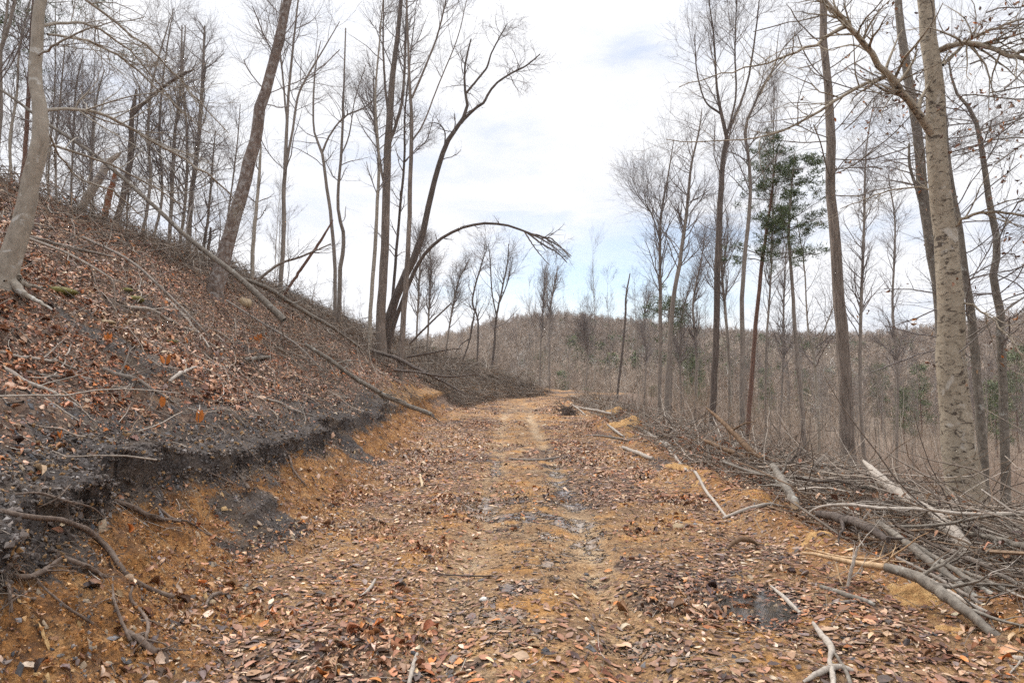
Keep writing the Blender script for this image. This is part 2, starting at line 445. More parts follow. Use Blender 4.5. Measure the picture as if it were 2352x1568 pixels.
def bark(name, c0, c1, c2, zs=.22, scale=14, bump=.02, lichen=None, bands=None):
    m, nt, b = newmat(name); B = NB(nt)
    v = B.coords(scale=(1, 1, zs)); vw = B.coords()
    n = B.noise(v, scale, 8, .68, .4)
    c = B.ramp(n, [(.28, c0), (.48, c1), (.72, c2)])
    big = B.noise(vw, 1.3, 4)
    c = B.mix(B.ramp(big, [(.35, (.35, .35, .35)), (.6, (0, 0, 0))]), c, c0)
    if bands:      # sideways scars and blotches of smooth bark
        vb = B.coords(scale=(1, 1, 2.0))
        s = B.noise(vb, bands[0], 5, .7, .8)
        c = B.mix(B.ramp(s, [(bands[1], (0, 0, 0)), (bands[1] + .07, (.9, .9, .9))]), c, bands[2])
    if lichen:
        s = B.noise(vw, lichen[0], 5, .6, .5)
        c = B.mix(B.ramp(s, [(lichen[1], (0, 0, 0)), (lichen[1] + .06, (.8, .8, .8))]), c, lichen[2])
    B.l(c, b.inputs['Base Color'])
    B.l(B.bump(n, bump, .9), b.inputs['Normal'])
    return m
M_grey = bark("grey_brown_bark", (.105, .085, .072), (.22, .185, .155), (.34, .295, .25), .16, 22, .02)
M_dark = bark("dark_furrowed_bark", (.045, .034, .029), (.105, .082, .068), (.20, .16, .135), .14, 24, .025)
M_furrow = bark("ridged_oak_bark", (.06, .047, .038), (.21, .168, .138), (.37, .31, .26), .10, 24, .05)
M_beech = bark("pale_beech_bark", (.20, .165, .12), (.33, .275, .205), (.43, .37, .285), .8, 12, .014, (3.5, .60, (.48, .44, .38)), (8, .535, (.055, .040, .030)))
M_maple = bark("pale_smooth_maple_bark", (.18, .152, .12), (.30, .26, .21), (.41, .365, .30), .5, 11, .014, (6, .58, (.48, .46, .42)), (9, .64, (.08, .065, .05)))
M_lean = bark("peeling_grey_bark", (.065, .045, .038), (.17, .125, .10), (.29, .245, .215), .35, 12, .03, (8, .52, (.30, .275, .255)), (5, .58, (.060, .032, .024)))
M_pinebark = bark("reddish_pine_bark", (.07, .040, .030), (.16, .09, .065), (.24, .16, .125), .3, 20, .02)
M_red = bark("rotten_red_wood", (.09, .035, .018), (.20, .075, .035), (.30, .14, .075), .1, 22, .02)
M_bare = bark("weathered_bare_wood", (.20, .165, .135), (.36, .31, .26), (.50, .45, .39), .05, 30, .01)
M_rawwood = bark("raw_split_wood", (.25, .15, .075), (.45, .30, .17), (.58, .43, .28), .05, 30, .01)
M_brownwood = bark("split_brown_wood", (.08, .045, .025), (.17, .105, .06), (.28, .185, .115), .05, 26, .02)
M_logbark = bark("grey_log_bark", (.075, .062, .050), (.17, .145, .118), (.30, .265, .22), .5, 20, .015, (7, .60, (.36, .35, .31)))
M_root = bark("earthy_root_bark", (.06, .042, .032), (.15, .108, .082), (.26, .20, .16), .5, 30, .01)
M_twig = bark("twig_bark", (.11, .092, .085), (.19, .16, .148), (.27, .235, .215), 1, 6, 0.002)
M_twigl = bark("pale_twig_bark", (.12, .10, .085), (.20, .17, .145), (.28, .245, .21), 1, 6, 0.002)
M_needle = attr_material("pine_needles", .6, .3, 3, .3, 0)
M_cut = bark("fresh_cut_wood", (.36, .26, .15), (.50, .38, .24), (.60, .48, .33), 1, 30, .004)

# ------------------------------------------------------------------ tubes
def tubes(P, R, S, cap=False, wob=0.0):
    """P (N,K,3), R (N,K) -> verts, quads"""
    Nn, K, _ = P.shape
    Tn = np.empty_like(P)
    Tn[:, 1:-1] = P[:, 2:] - P[:, :-2]; Tn[:, 0] = P[:, 1] - P[:, 0]; Tn[:, -1] = P[:, -1] - P[:, -2]
    Tn /= np.linalg.norm(Tn, axis=-1, keepdims=True) + 1e-9
    m = Tn.mean(1); ref = np.zeros((Nn, 3)); k = np.argmin(np.abs(m), axis=1); ref[np.arange(Nn), k] = 1
    A = np.cross(Tn, ref[:, None, :]); A /= np.linalg.norm(A, axis=-1, keepdims=True) + 1e-9
    Bv = np.cross(Tn, A)
    th = np.arange(S) * 2 * math.pi / S
    rad = R[:, :, None] * np.ones(S)
    if wob:
        rad = rad * (1 + wob * rs.uniform(-1, 1, rad.shape))
    V = P[:, :, None, :] + rad[..., None] * (np.cos(th)[:, None] * A[:, :, None, :] + np.sin(th)[:, None] * Bv[:, :, None, :])
    idx = np.arange(Nn * K * S).reshape(Nn, K, S)
    nx = np.roll(idx, -1, axis=2)
    F = np.stack([idx[:, :-1], nx[:, :-1], nx[:, 1:], idx[:, 1:]], -1).reshape(-1, 4)
    return V.reshape(-1, 3), F
def merge(parts):
    vs, fs, o = [], [], 0
    for v, f in parts:
        vs.append(v); fs.append(f + o); o += len(v)
    return np.concatenate(vs), np.concatenate(fs)

def spline(pts, K):
    """Catmull-Rom resample of (M,c) control rows"""
    p = np.asarray(pts, float)
    if len(p) == 2:
        t = np.linspace(0, 1, K)[:, None]; return p[0] * (1 - t) + p[1] * t
    q = np.vstack([2 * p[0] - p[1], p, 2 * p[-1] - p[-2]])
    seg = np.linalg.norm(np.diff(p[:, :3], axis=0), axis=1); cum = np.concatenate([[0], np.cumsum(seg)])
    s = np.linspace(0, cum[-1] - 1e-6, K)
    i = np.clip(np.searchsorted(cum, s, side='right') - 1, 0, len(p) - 2)
    t = ((s - cum[i]) / np.maximum(seg[i], 1e-9))[:, None]
    a, b_, c, d = q[i], q[i + 1], q[i + 2], q[i + 3]
    return 0.5 * (2 * b_ + (c - a) * t + (2 * a - 5 * b_ + 4 * c - d) * t ** 2 + (3 * b_ - a - 3 * c + d) * t ** 3)

def unit(v): return v / (np.linalg.norm(v, axis=-1, keepdims=True) + 1e-9)

def spawn(P, R, n, t0, t1, l0, l1, a0, a1, up, K, wig, rr, rmin, taper=.25, tl=.5, bias=None):
    """n child shoots in all, from random parents"""
    Np, Kp, _ = P.shape
    pi = rs.randint(0, Np, n); t = rs.uniform(t0, t1, n) * (Kp - 1.001)
    i = t.astype(int); f = (t - i)[:, None]
    pos = P[pi, i] * (1 - f) + P[pi, i + 1] * f
    tan = unit(P[pi, i + 1] - P[pi, i])
    r = (R[pi, i] * (1 - f[:, 0]) + R[pi, i + 1] * f[:, 0])
    rnd = rs.normal(size=(n, 3)); perp = unit(rnd - (rnd * tan).sum(1, keepdims=True) * tan)
    if bias is not None: perp = unit(perp + np.array(bias))
    a = np.radians(rs.uniform(a0, a1, n))[:, None]
    d = unit(np.cos(a) * tan + np.sin(a) * perp)
    ln = rs.uniform(l0, l1, n) * (1 - tl * (t / (Kp - 1)))
    st = (ln / (K - 1))[:, None]
    C = np.empty((n, K, 3)); C[:, 0] = pos
    for k in range(1, K):
        d = unit(d + np.array([0, 0, up]) / (K - 1) + rs.normal(size=(n, 3)) * wig)
        C[:, k] = C[:, k - 1] + d * st
    r0 = np.clip(r * rr * rs.uniform(.7, 1.1, n), rmin, None)
    CR = np.maximum(r0[:, None] * np.linspace(1, taper, K), rmin * .6)
    return C, CR

def link(name, me, mat, parent=None, loc=None):
    o = bpy.data.objects.new(name, me)
    if mat is not None: me.materials.append(mat)
    COL.objects.link(o)
    if parent is not None: o.parent = parent
    if loc is not None: o.location = loc
    return o

def stem_world(px, y, yend=None):
    """pixel path (u,v,width) at forward distance y -> world rows x,y,z,r"""
    out = []
    n = len(px)
    for i, (u, v, w) in enumerate(px):
        yy = y if yend is None else y + (yend - y) * i / (n - 1)
        p = pxat(u, v, yy)
        out.append([p.x, p.y, p.z, max(w * yy / FPX / 2, .003)])
    return out

def needle_tufts(C, rad, n_each, size, col=((.045, .070, .022), (.11, .14, .050)), thin=.16):
    """small blades gathered round the points C (M,3)"""
    M = len(C) * n_each
    c = np.repeat(C, n_each, 0) + rs.normal(size=(M, 3)) * rad * np.array([1, 1, .55])
    d = unit(rs.normal(size=(M, 3)) + np.array([0, 0, .35])); s = unit(np.cross(d, rs.normal(size=(M, 3))))
    ln = size * rs.uniform(.6, 1.3, (M, 1)); w = ln * thin
    V = np.stack([c - s * w, c + d * ln * .5 - s * w * 1.1, c + d * ln, c + s * w], 1).reshape(-1, 3)
    F = np.arange(M * 4).reshape(M, 4)
    k = rs.uniform(0, 1, (M, 1)) ** 1.4
    cc = np.repeat(np.array(col[0]) * (1 - k) + np.array(col[1]) * k, 4, 0)
    return V, F, cc

def leaf_mesh(name, pos, nrm, size, colr, detailed=True, curl=1.0):
    """curled dead leaves: pos (N,3), nrm (N,3), size (N)"""
    n = len(pos)
    t = unit(np.cross(nrm, rs.normal(size=(n, 3)))); s = np.cross(nrm, t)
    if detailed:
        us = np.array([-.5, -.30, .0, .28, .5]); ws = np.array([.04, .25, .33, .21, .02]); cs = np.array([-1, 0, 1])
    else:
        us = np.array([-.5, .02, .5]); ws = np.array([.08, .32, .05]); cs = np.array([-1, 1])
    c1 = rs.normal(0, .45, n) * curl; c2 = np.abs(rs.normal(.45, .55, n)) * curl * np.sign(rs.uniform(-.25, 1, n)); tw = rs.normal(0, .35, n) * curl
    asp = rs.uniform(.38, .95, n)
    V = np.zeros((n, len(us), len(cs), 3))
    for i, (uu, ww) in enumerate(zip(us, ws)):
        for j, cc in enumerate(cs):
            jit = rs.uniform(.75, 1.25, n) if (cc != 0) else 1
            a = uu * size; bb = cc * ww * size * asp * jit
            h = size * (c1 * (uu * uu) * 1.1 + c2 * (cc * cc) * ww * 1.25 + tw * uu * cc * .6)
            V[:, i, j] = pos + t * a[:, None] + s * bb[:, None] + nrm * h[:, None]
    V -= nrm[:, None, None, :] * np.minimum(0, ((V - pos[:, None, None, :]) * nrm[:, None, None, :]).sum(-1).min((1, 2)))[:, None, None, None] * .7
    idx = np.arange(n * len(us) * len(cs)).reshape(n, len(us), len(cs))
    F = np.stack([idx[:, :-1, :-1], idx[:, :-1, 1:], idx[:, 1:, 1:], idx[:, 1:, :-1]], -1).reshape(-1, 4)
    k = len(us) * len(cs)
    shade = np.tile(np.linspace(.85, 1.12, len(us)).repeat(len(cs)), n)[:, None]
    return mesh_np(name, V.reshape(-1, 3), F, True, np.repeat(colr, k, 0) * shade)

LEAFC = np.array([(.45, .285, .18), (.34, .185, .105), (.24, .115, .062), (.56, .42, .30), (.14, .078, .052), (.075, .052, .044), (.46, .18, .05), (.21, .15, .13)])
def leaf_cols(n, p):
    c = LEAFC[rs.choice(len(LEAFC), n, p=np.array(p) / np.sum(p))]
    return c * rs.uniform(.75, 1.2, (n, 1)) * rs.uniform(.94, 1.06, (n, 3))

def hang_leaves(C, n, spread, size):
    """withered leaves still hanging around the points C"""
    if n == 0: return None
    pos = C[rs.randint(0, len(C), n)] + rs.normal(size=(n, 3)) * spread
    nr = unit(rs.normal(size=(n, 3)) * np.array([1, 1, .4]))
    me = leaf_mesh("dead_leaves", pos, nr, rs.uniform(.7, 1.2, n) * size, leaf_cols(n, [1, 2, 3, .5, 2, .5, 1.5, 1]), True)
    return me

def tree(name, label, stems, y, mt, mc, ws=.62, n=(26, 150, 600), ln=(1.6, 3.0), up=.9, t0=.45, cat='tree', group=None, S=10,
         rmin=.004, ang=(25, 60), leaves=0, leafsz=.09, needles=None, flare=1.0, wig=.10, yend=None, branches=(), wob=.05, depths=None, root_drop=True, tips=None):
    rows = []
    for si, px in enumerate(stems):
        ye = yend if si == 0 else (depths[si - 1] if depths else None)
        rows.append(stem_world([(a, b, c * ws) for a, b, c in px], y, ye))
    b0 = rows[0][0]
    if root_drop:
        g = gz(b0[0], b0[1])
        if b0[2] > g + .02:
            dirx = (rows[0][1][0] - b0[0]) / max(rows[0][1][2] - b0[2], .2)
            h = b0[2] - g + .15
            bx = b0[0] - dirx * h * .5
            rows[0].insert(0, [bx, b0[1], g - .12, b0[3] * (1.12 if flare == 1 else flare)])
        else:
            rows[0].insert(0, [b0[0], b0[1], min(g, b0[2]) - .15, b0[3] * 1.1])
    base = Vector(rows[0][0][:3])
    root = bpy.data.objects.new(name, None); root.location = base; COL.objects.link(root)
    root.empty_display_size = .2
    tag(root, label, cat, group)
    K = 26
    Q = np.array([spline(r, K) for r in rows]); Q[..., 3] = np.maximum(Q[..., 3], .003)
    P, R = Q[..., :3], Q[..., 3]
    if flare > 1:
        h = np.linspace(0, 1, K); L0 = np.linalg.norm(P[0, -1] - P[0, 0])
        R[0] *= 1 + (flare - 1) * np.exp(-h * L0 / .22)
    P[:, 1:-1] += rs.normal(size=P[:, 1:-1].shape) * R[:, 1:-1, None] * .10
    off = np.array(base)
    v, f = tubes(P - off, R, S, wob=wob)
    # blunt top
    link("trunk", mesh_np("trunk", v, f), mt, root)
    parts = []
    if n[0]:
        # limbs
        C1, R1 = spawn(P, R, int(n[0] * 1.2), t0, .99, ln[0], ln[1] * 1.15, ang[0] + 5, ang[1] + 8, up * .75, 9, wig * 1.15, .5, rmin * 1.4, bias=None)
        R1 = np.minimum(R1, .00065 * y + .005)
        parts.append(tubes(C1 - off, R1, 4))
        allP, allR = C1, R1
        C2, R2 = spawn(C1, R1, int(n[1] * 1.4), .12, .98, ln[0] * .5, ln[1] * .6, 22, 60, up * .4, 6, wig * 1.2, .55, rmin * .9)
        parts.append(tubes(C2 - off, R2, 3))
        C3, R3 = spawn(C2, R2, int(n[2] * 2.4), .1, .98, ln[0] * .22, ln[1] * .34, 22, 60, up * .2, 4, wig, .55, rmin * .62)
        parts.append(tubes(C3 - off, R3, 3))
        v, f = merge(parts)
        link("crown", mesh_np("crown", v, f), mc, root)
        if leaves:
            me = hang_leaves((C3.reshape(-1, 3) - off), leaves, .05, leafsz)
            link("dead_leaves", me, M_leaf, root)
        if needles:
            cnt, radn, size = needles
            C = C2[:, 3:].reshape(-1, 3) - off
            C = C[rs.permutation(len(C))[:cnt]]
            v, f, c = needle_tufts(C, radn, 22, size, thin=.075)
            link("needles", mesh_np("needles", v, f, False, c), M_needle, root)
    for bpx in branches:       # hand-placed limbs: (pixel path, end distance)
        r_ = np.array(spline(stem_world(bpx[0], y, bpx[1]), 18))[None]
        bp, br = r_[..., :3], np.maximum(r_[..., 3], .003)
        bp[:, 1:-1] += rs.normal(size=bp[:, 1:-1].shape) * .010
        ps = [tubes(bp - off, br, 6)]
        nb = bpx[2] if len(bpx) > 2 else 14
        if nb:
            C2, R2 = spawn(bp, br, nb, .15, .98, .5, 1.6, 25, 65, .1, 7, .16, .6, rmin)
            C3, R3 = spawn(C2, R2, nb * 5, .15, .98, .2, .7, 25, 60, .1, 4, .16, .6, rmin * .8)
            ps += [tubes(C2 - off, R2, 3), tubes(C3 - off, R3, 3)]
        v, f = merge(ps)
        nm = bpx[3] if len(bpx) > 3 else "branch"
        link(nm, mesh_np(nm, v, f), mt, root)
    return root

def crest_y(u): return float(np.interp(u, [0, 26, 505, 737, 901, 1056], [13.6, 14, 24, 36, 46, 54]))
# ================================================================== trees on the left bank
def first_hit_y(u, v, dflt):
    h = hit(u, v)
    return h.y if h is not None and h.y < 80 else dflt

y1 = first_hit_y(10, 655, 7.6)
tree("leaning_tree", "pale smooth barked tree curving upward at the far left edge above the leafy bank",
     [[(8, 660, 62), (50, 520, 52), (75, 400, 47), (93, 320, 44), (90, 240, 38), (80, 150, 34), (95, 0, 29), (112, -160, 24), (120, -420, 16)]],
     y1, M_maple, M_twigl, ws=.78, n=(14, 60, 240), ln=(1.2, 2.4), t0=.55, flare=1.5, rmin=.003, S=16,
     branches=[([(125, -60, 6), (197, 0, 6), (332, 105, 5), (376, 144, 4), (437, 210, 4), (525, 306, 2)], y1 + 3, 26), ([(109, 79, 6), (188, 90, 6), (262, 122, 5), (341, 184, 4), (420, 258, 3), (481, 306, 2)], y1 + 2.5, 26), ([(105, 300, 5), (170, 400, 4), (260, 440, 4), (330, 500, 2)], y1 + 3, 18),
               ([(97, 255, 9), (180, 250, 8), (260, 275, 7), (350, 325, 6), (430, 370, 5), (500, 420, 4), (560, 480, 2)], y1 + 3, 26),
               ([(95, 330, 7), (160, 345, 6), (300, 400, 4), (420, 470, 3)], y1 + 2, 20),
               ([(92, 60, 8), (200, 55, 6), (300, 120, 4), (420, 260, 3)], y1 + 2, 24),
               ([(22, 640, 30), (50, 672, 17), (84, 690, 10), (120, 712, 5)], y1 - .15, 0, 'root'), ([(10, 640, 30), (-4, 668, 18), (-22, 690, 10)], y1 - .2, 0, 'root'), ([(30, 630, 22), (62, 655, 12), (100, 660, 6)], y1 + .2, 0, 'root'),
               ([(85, 130, 6), (150, 90, 5), (230, 60, 3), (330, 40, 2)], y1 - 1, 18)], wob=.03)
y2 = 17.0
tree("leaning_tree", "thick trunk with peeling grey and dark red bark leaning right over the bank top",
     [[(488, 690, 56), (510, 600, 47), (545, 480, 42), (580, 350, 39), (605, 230, 35), (635, 110, 31), (660, 0, 27), (688, -130, 22), (710, -300, 14)]],
     y2, M_lean, M_twig, ws=.70, n=(16, 70, 260), ln=(1.5, 3), t0=.45, flare=1.35, S=16, wob=.07)
tree("leaning_sapling", "long slender sapling tipped over from the bank top to the upper left corner",
     [[(652, 735, 20), (620, 705, 20), (570, 655, 17), (500, 598, 15), (430, 545, 13), (350, 470, 12), (230, 365, 10), (110, 285, 9), (0, 205, 7), (-120, 130, 4)]],
     14.5, M_logbark, M_twig, ws=.8, n=(14, 60, 200), ln=(1.0, 2.2), t0=.3, up=.2, root_drop=False, rmin=.003)
tree("broken_tree", "dark dead tree with a snapped crooked limb reaching right behind the left bank",
     [[(262, 530, 17), (270, 500, 16), (288, 430, 15), (300, 350, 14), (303, 270, 12), (309, 235, 9), (313, 205, 4)],
      [(304, 262, 11), (330, 238, 10), (375, 200, 9), (420, 172, 8), (445, 160, 4)]],
     19, M_dark, M_twig, ws=.85, n=(10, 30, 90), ln=(.7, 1.6), t0=.5, depths=[19.5])
tree("broken_snag", "leaning grey barkless snag with a splintered orange tip on the left bank",
     [[(118, 560, 18), (150, 520, 20), (190, 470, 24), (222, 420, 25), (250, 375, 20), (278, 350, 7)]], 15.5, M_bare, M_twig, ws=.75, n=(0, 0, 0), root_drop=False)
tree("broken_snag", "short reddish rotten snag standing between the grey snag and the broken tree",
     [[(236, 520, 17), (248, 460, 17), (262, 408, 12), (266, 392, 5)]], 18, M_red, M_twig, ws=.8, n=(0, 0, 0))
tree("pine_tree", "dark needled pine behind the pale trunk in the upper left corner",
     [[(30, 480, 16), (55, 380, 15), (70, 120, 13), (80, -50, 10), (88, -220, 6)]], 17, M_pinebark, M_twig, n=(26, 120, 300), ln=(1.8, 3.2),
     up=.0, ang=(60, 90), t0=.50, needles=(170, .09, .13))
tree("bare_tree", "thin leaning stem crossing the upper left corner of the picture",
     [[(-12, 420, 16), (-6, 160, 14), (20, 60, 12), (45, -60, 10), (60, -240, 6)]], 13, M_grey, M_twig, n=(20, 90, 300), ln=(1.2, 2.4), t0=.3)

# slender trees along the crest, left to right: base u, top path, width
crest = [
 ([(162, 480, 6), (168, 330, 6), (175, 200, 5), (190, 130, 3)], "thin stem at the left end of the crest row"),
 ([(215, 500, 7), (210, 350, 6), (222, 230, 5), (240, 160, 3)], "thin stem just left of the red snag on the crest"),
 ([(322, 560, 10), (345, 430, 9), (340, 300, 8), (352, 180, 6), (392, 40, 3)], "grey stem right of the dark broken tree, tip bending right"),
 ([(350, 560, 8), (372, 450, 8), (366, 300, 7), (378, 150, 5), (398, 20, 3)], "slim upright stem fourth along the bank crest"),
 ([(388, 565, 11), (395, 450, 11), (400, 320, 10), (415, 200, 8), (418, 60, 4)], "upright stem with forked top near the middle of the crest row"),
 ([(412, 570, 9), (425, 470, 9), (430, 330, 8), (420, 180, 6), (426, 60, 3)], "slim stem close beside the stoutest tree of the crest row"),
 ([(432, 570, 16), (440, 450, 15), (455, 330, 13), (465, 190, 10), (470, 60, 5)], "stoutest straight tree of the crest row left of the peeling trunk"),
 ([(466, 590, 8), (480, 480, 7), (488, 380, 6), (495, 300, 3)], "short thin stem just left of the peeling leaning trunk"),
 ([(290, 540, 6), (296, 420, 6), (310, 330, 5), (322, 210, 3)], "wavy thin stem seen through the limb of the dark broken tree"),
 ([(130, 470, 7), (128, 330, 6), (140, 210, 5), (150, 90, 3)], "thin stem rising close right of the pale curved trunk"),
 ([(508, 600, 5), (530, 450, 5), (545, 330, 4), (552, 240, 2)], "very thin stem behind the lower peeling trunk"),
]
for px, lab in crest:
    u = px[0][0]; yy = crest_y(u) * random.uniform(1.08, 1.25)
    tree("bare_tree", "bare " + lab, [px], yy, random.choice([M_grey, M_twigl, M_grey]), M_twig, ws=.75, n=(34, 170, 480), ln=(1.4, 2.8), up=.55, t0=.22, rmin=.0045,
         group="slender bare trees along the crest of the left bank")

tree("bare_tree", "short yellowish green stem right behind the peeling leaning trunk", [[(578, 650, 16), (583, 540, 14), (592, 440, 12), (598, 360, 9), (600, 330, 3)]], 22, M_maple, M_twigl, n=(5, 20, 50), ln=(.6, 1.4))
tree("forked_tree", "grey tree forking into two tall upright stems right of the peeling trunk",
     [[(644, 660, 17), (652, 540, 16), (652, 440, 15), (656, 370, 14), (662, 230, 10), (675, 90, 8), (692, -60, 5)],
      [(656, 385, 10), (672, 300, 9), (685, 220, 8), (712, 165, 7), (745, 110, 5), (780, 50, 3)],
      [(660, 290, 8), (650, 180, 7), (640, 60, 5), (655, -40, 3)]], 24, M_grey, M_twig, n=(34, 190, 620), ln=(1.6, 3.2), up=.9, t0=.35)
tree("crooked_tree", "crooked tree with a y shaped fork halfway up left of the straight pole trees",
     [[(768, 745, 14), (770, 640, 14), (762, 520, 13), (748, 410, 12), (739, 350, 11), (722, 305, 8), (720, 220, 7), (727, 140, 5), (737, 95, 3)],
      [(739, 352, 9), (758, 310, 7), (792, 268, 6), (840, 245, 5), (880, 205, 3)]], 30, M_grey, M_twig, n=(26, 120, 380), ln=(1.4, 3.0), up=.3, t0=.3, ang=(40, 80))
tree("bare_tree", "straight tree with a bare spiked top between crooked tree and the clump",
     [[(778, 740, 17), (782, 620, 16), (790, 545, 14), (776, 470, 12), (785, 330, 10), (790, 190, 7), (794, 65, 5)],
      [(782, 360, 6), (802, 310, 5), (815, 230, 4), (840, 150, 3)]], 31, M_grey, M_twig, n=(18, 80, 240), ln=(1.0, 2.4), up=.5, t0=.35)
tree("clump_tree", "thickest upright trunk of the clump at the right end of the bank",
     [[(872, 790, 40), (878, 690, 34), (884, 560, 31), (888, 420, 29), (893, 300, 27), (902, 180, 22), (915, 60, 17), (925, -60, 12), (930, -250, 6)],
      [(890, 340, 13), (912, 280, 12), (925, 220, 11), (930, 140, 9), (935, 0, 6)],
      [(895, 290, 10), (885, 200, 9), (880, 100, 7), (882, -40, 4)],
      [(885, 440, 10), (868, 340, 9), (860, 260, 8), (858, 180, 5)]], 29, M_furrow, M_twig, n=(60, 320, 1100), ln=(1.6, 3.4), up=1.0, t0=.45, ang=(20, 60), S=14, flare=1.3)
tree("clump_tree", "slim pale stem touching the left side of the thickest clump trunk",
     [[(848, 808, 15), (852, 700, 15), (860, 590, 15), (866, 480, 13), (870, 360, 11), (862, 230, 8), (872, 90, 6), (885, -60, 3)]], 28, M_maple, M_twig, n=(26, 130, 420), ln=(1.3, 2.6), up=.7, t0=.4)
tree("clump_tree", "thin dark stem between the two biggest clump trunks",
     [[(893, 770, 11), (905, 640, 11), (915, 520, 10), (928, 380, 9), (930, 260, 7), (942, 140, 5), (955, 20, 3)]], 31, M_dark, M_twig, n=(26, 110, 300), ln=(1.0, 2.2), up=.5, t0=.3)
tree("clump_tree", "second upright trunk on the right side of the clump forking high up",
     [[(922, 805, 22), (930, 690, 20), (938, 560, 18), (942, 420, 16), (946, 300, 14), (942, 220, 12), (938, 120, 9), (934, 0, 7), (932, -160, 4)],
      [(946, 225, 9), (968, 175, 8), (1000, 95, 7), (1020, 20, 6), (1035, -60, 3)],
      [(942, 330, 7), (972, 285, 6), (1005, 200, 5), (1050, 90, 4), (1072, 0, 3)]], 27.5, M_furrow, M_twig, n=(40, 190, 640), ln=(1.4, 3.0), up=.8, t0=.45)
tree("curved_tree", "dark trunk bowing right from the clump with a wide spreading crown",
     [[(885, 760, 38), (903, 700, 33), (930, 635, 30), (955, 580, 27), (972, 530, 24), (985, 470, 22), (1002, 400, 20), (1028, 325, 18), (1057, 283, 15), (1073, 245, 12), (1067, 200, 9), (1068, 150, 8), (1082, 90, 5)],
      [(1058, 283, 12), (1085, 255, 11), (1112, 235, 10), (1122, 215, 9), (1140, 192, 8), (1172, 170, 7), (1210, 150, 6), (1240, 125, 4)],
      [(1070, 215, 9), (1095, 185, 8), (1118, 155, 7), (1128, 125, 6), (1148, 85, 5), (1165, 55, 3)],
      [(1020, 345, 5), (1022, 305, 5), (1008, 285, 4), (985, 282, 2)]],
     30, M_dark, M_twig, n=(48, 230, 800), ln=(1.2, 2.4), up=.15, t0=.6, ang=(30, 75), S=14, flare=1.25, rmin=.0045, wig=.16)
ar = tree("arching_sapling", "slender sapling bent in a long arch to the right over the track",
     [[(905, 745, 17), (925, 690, 16), (950, 625, 15), (985, 572, 13), (1040, 532, 11), (1100, 514, 10), (1160, 517, 9), (1220, 537, 7), (1265, 562, 5), (1305, 596, 2)]],
     29.5, M_dark, M_twig, ws=.62, n=(9, 30, 90), ln=(.4, 1.3), up=.3, t0=.3, ang=(40, 80), root_drop=True, yend=27.5,
     branches=[([(1222, 537, 5), (1255, 548, 4), (1290, 570, 3), (1310, 592, 2)], 27.5, 9), ([(1210, 533, 5), (1245, 560, 4), (1280, 580, 3), (1302, 603, 2)], 27.5, 9),
               ([(1235, 541, 4), (1268, 550, 3), (1296, 575, 2), (1312, 588, 2)], 27.5, 8), ([(1205, 532, 4), (1222, 560, 3), (1245, 590, 2), (1262, 608, 2)], 27.5, 4)], rmin=.004)
tree("broken_snag", "orange brown split pole leaning right in front of the crooked tree", [[(648, 685, 10), (690, 620, 11), (735, 555, 10), (765, 505, 5)]], 25, M_pinebark, M_twig, n=(0, 0, 0), root_drop=False)
tree("leaning_sapling", "bare grey pole slanting right out of the bank top below the crooked tree", [[(585, 650, 12), (640, 607, 10), (690, 590, 8), (760, 560, 5)]], 21, M_grey, M_twig, n=(6, 20, 60), ln=(.8, 1.6), root_drop=False)
tree("broken_snag", "thin snapped pole leaning right from the bank end near the arching sapling", [[(940, 790, 8), (985, 745, 7), (1038, 695, 5)]], 33, M_dark, M_twig, n=(0, 0, 0), root_drop=False)
tree("broken_snag", "dark splintered snag with a twisted tip beyond the end of the bank", [[(1062, 830, 7), (1076, 790, 6), (1085, 745, 8), (1091, 712, 4)], [(1082, 775, 5), (1060, 790, 4), (1044, 812, 3)]], 52, M_dark, M_twig, n=(0, 0, 0), rmin=.01)
tree("bare_tree", "three stemmed bare tree standing against the sky beyond the bank end",
     [[(1128, 860, 12), (1135, 800, 11), (1140, 730, 10), (1152, 670, 8), (1166, 600, 6), (1168, 560, 3)], [(1140, 725, 7), (1130, 670, 6), (1126, 600, 5), (1122, 560, 3)], [(1145, 700, 6), (1165, 650, 5), (1178, 590, 3)]],
     58, M_dark, M_twig, ws=.5, n=(34, 140, 380), ln=(2, 4), up=.8, t0=.35, rmin=.008)
tree("bare_tree", "crooked thin bare tree left of the three stemmed one beyond the bank", [[(1095, 850, 8), (1098, 740, 7), (1085, 690, 7), (1102, 620, 6), (1120, 565, 3)]], 58, M_dark, M_twig, ws=.6, n=(26, 110, 300), ln=(2, 4), up=.8, t0=.4, rmin=.010)
tree("bare_tree", "very upright bare tree with a brushy top left of the hill summit tree", [[(1240, 880, 7), (1242, 790, 7), (1248, 700, 6), (1252, 620, 3)]], 74, M_grey, M_twig, n=(30, 160, 400), ln=(1.6, 3.4), up=2.2, t0=.5, ang=(8, 24), rmin=.009)
tree("bare_tree", "slim bare tree with a fan top rising in front of the hill summit", [[(1262, 905, 8), (1262, 800, 8), (1264, 710, 7), (1282, 610, 3)]], 70, M_grey, M_twig, n=(30, 150, 380), ln=(1.8, 4.0), up=1.2, t0=.5, ang=(12, 38), rmin=.009)
tree("broken_snag", "tall bare snag with a dark broken tip left of the right hand trees", [[(1417, 915, 9), (1428, 820, 9), (1436, 730, 8), (1438, 680, 7), (1447, 628, 4)]], 52, M_dark, M_twig, n=(5, 10, 20), ln=(.5, 1), rmin=.01)

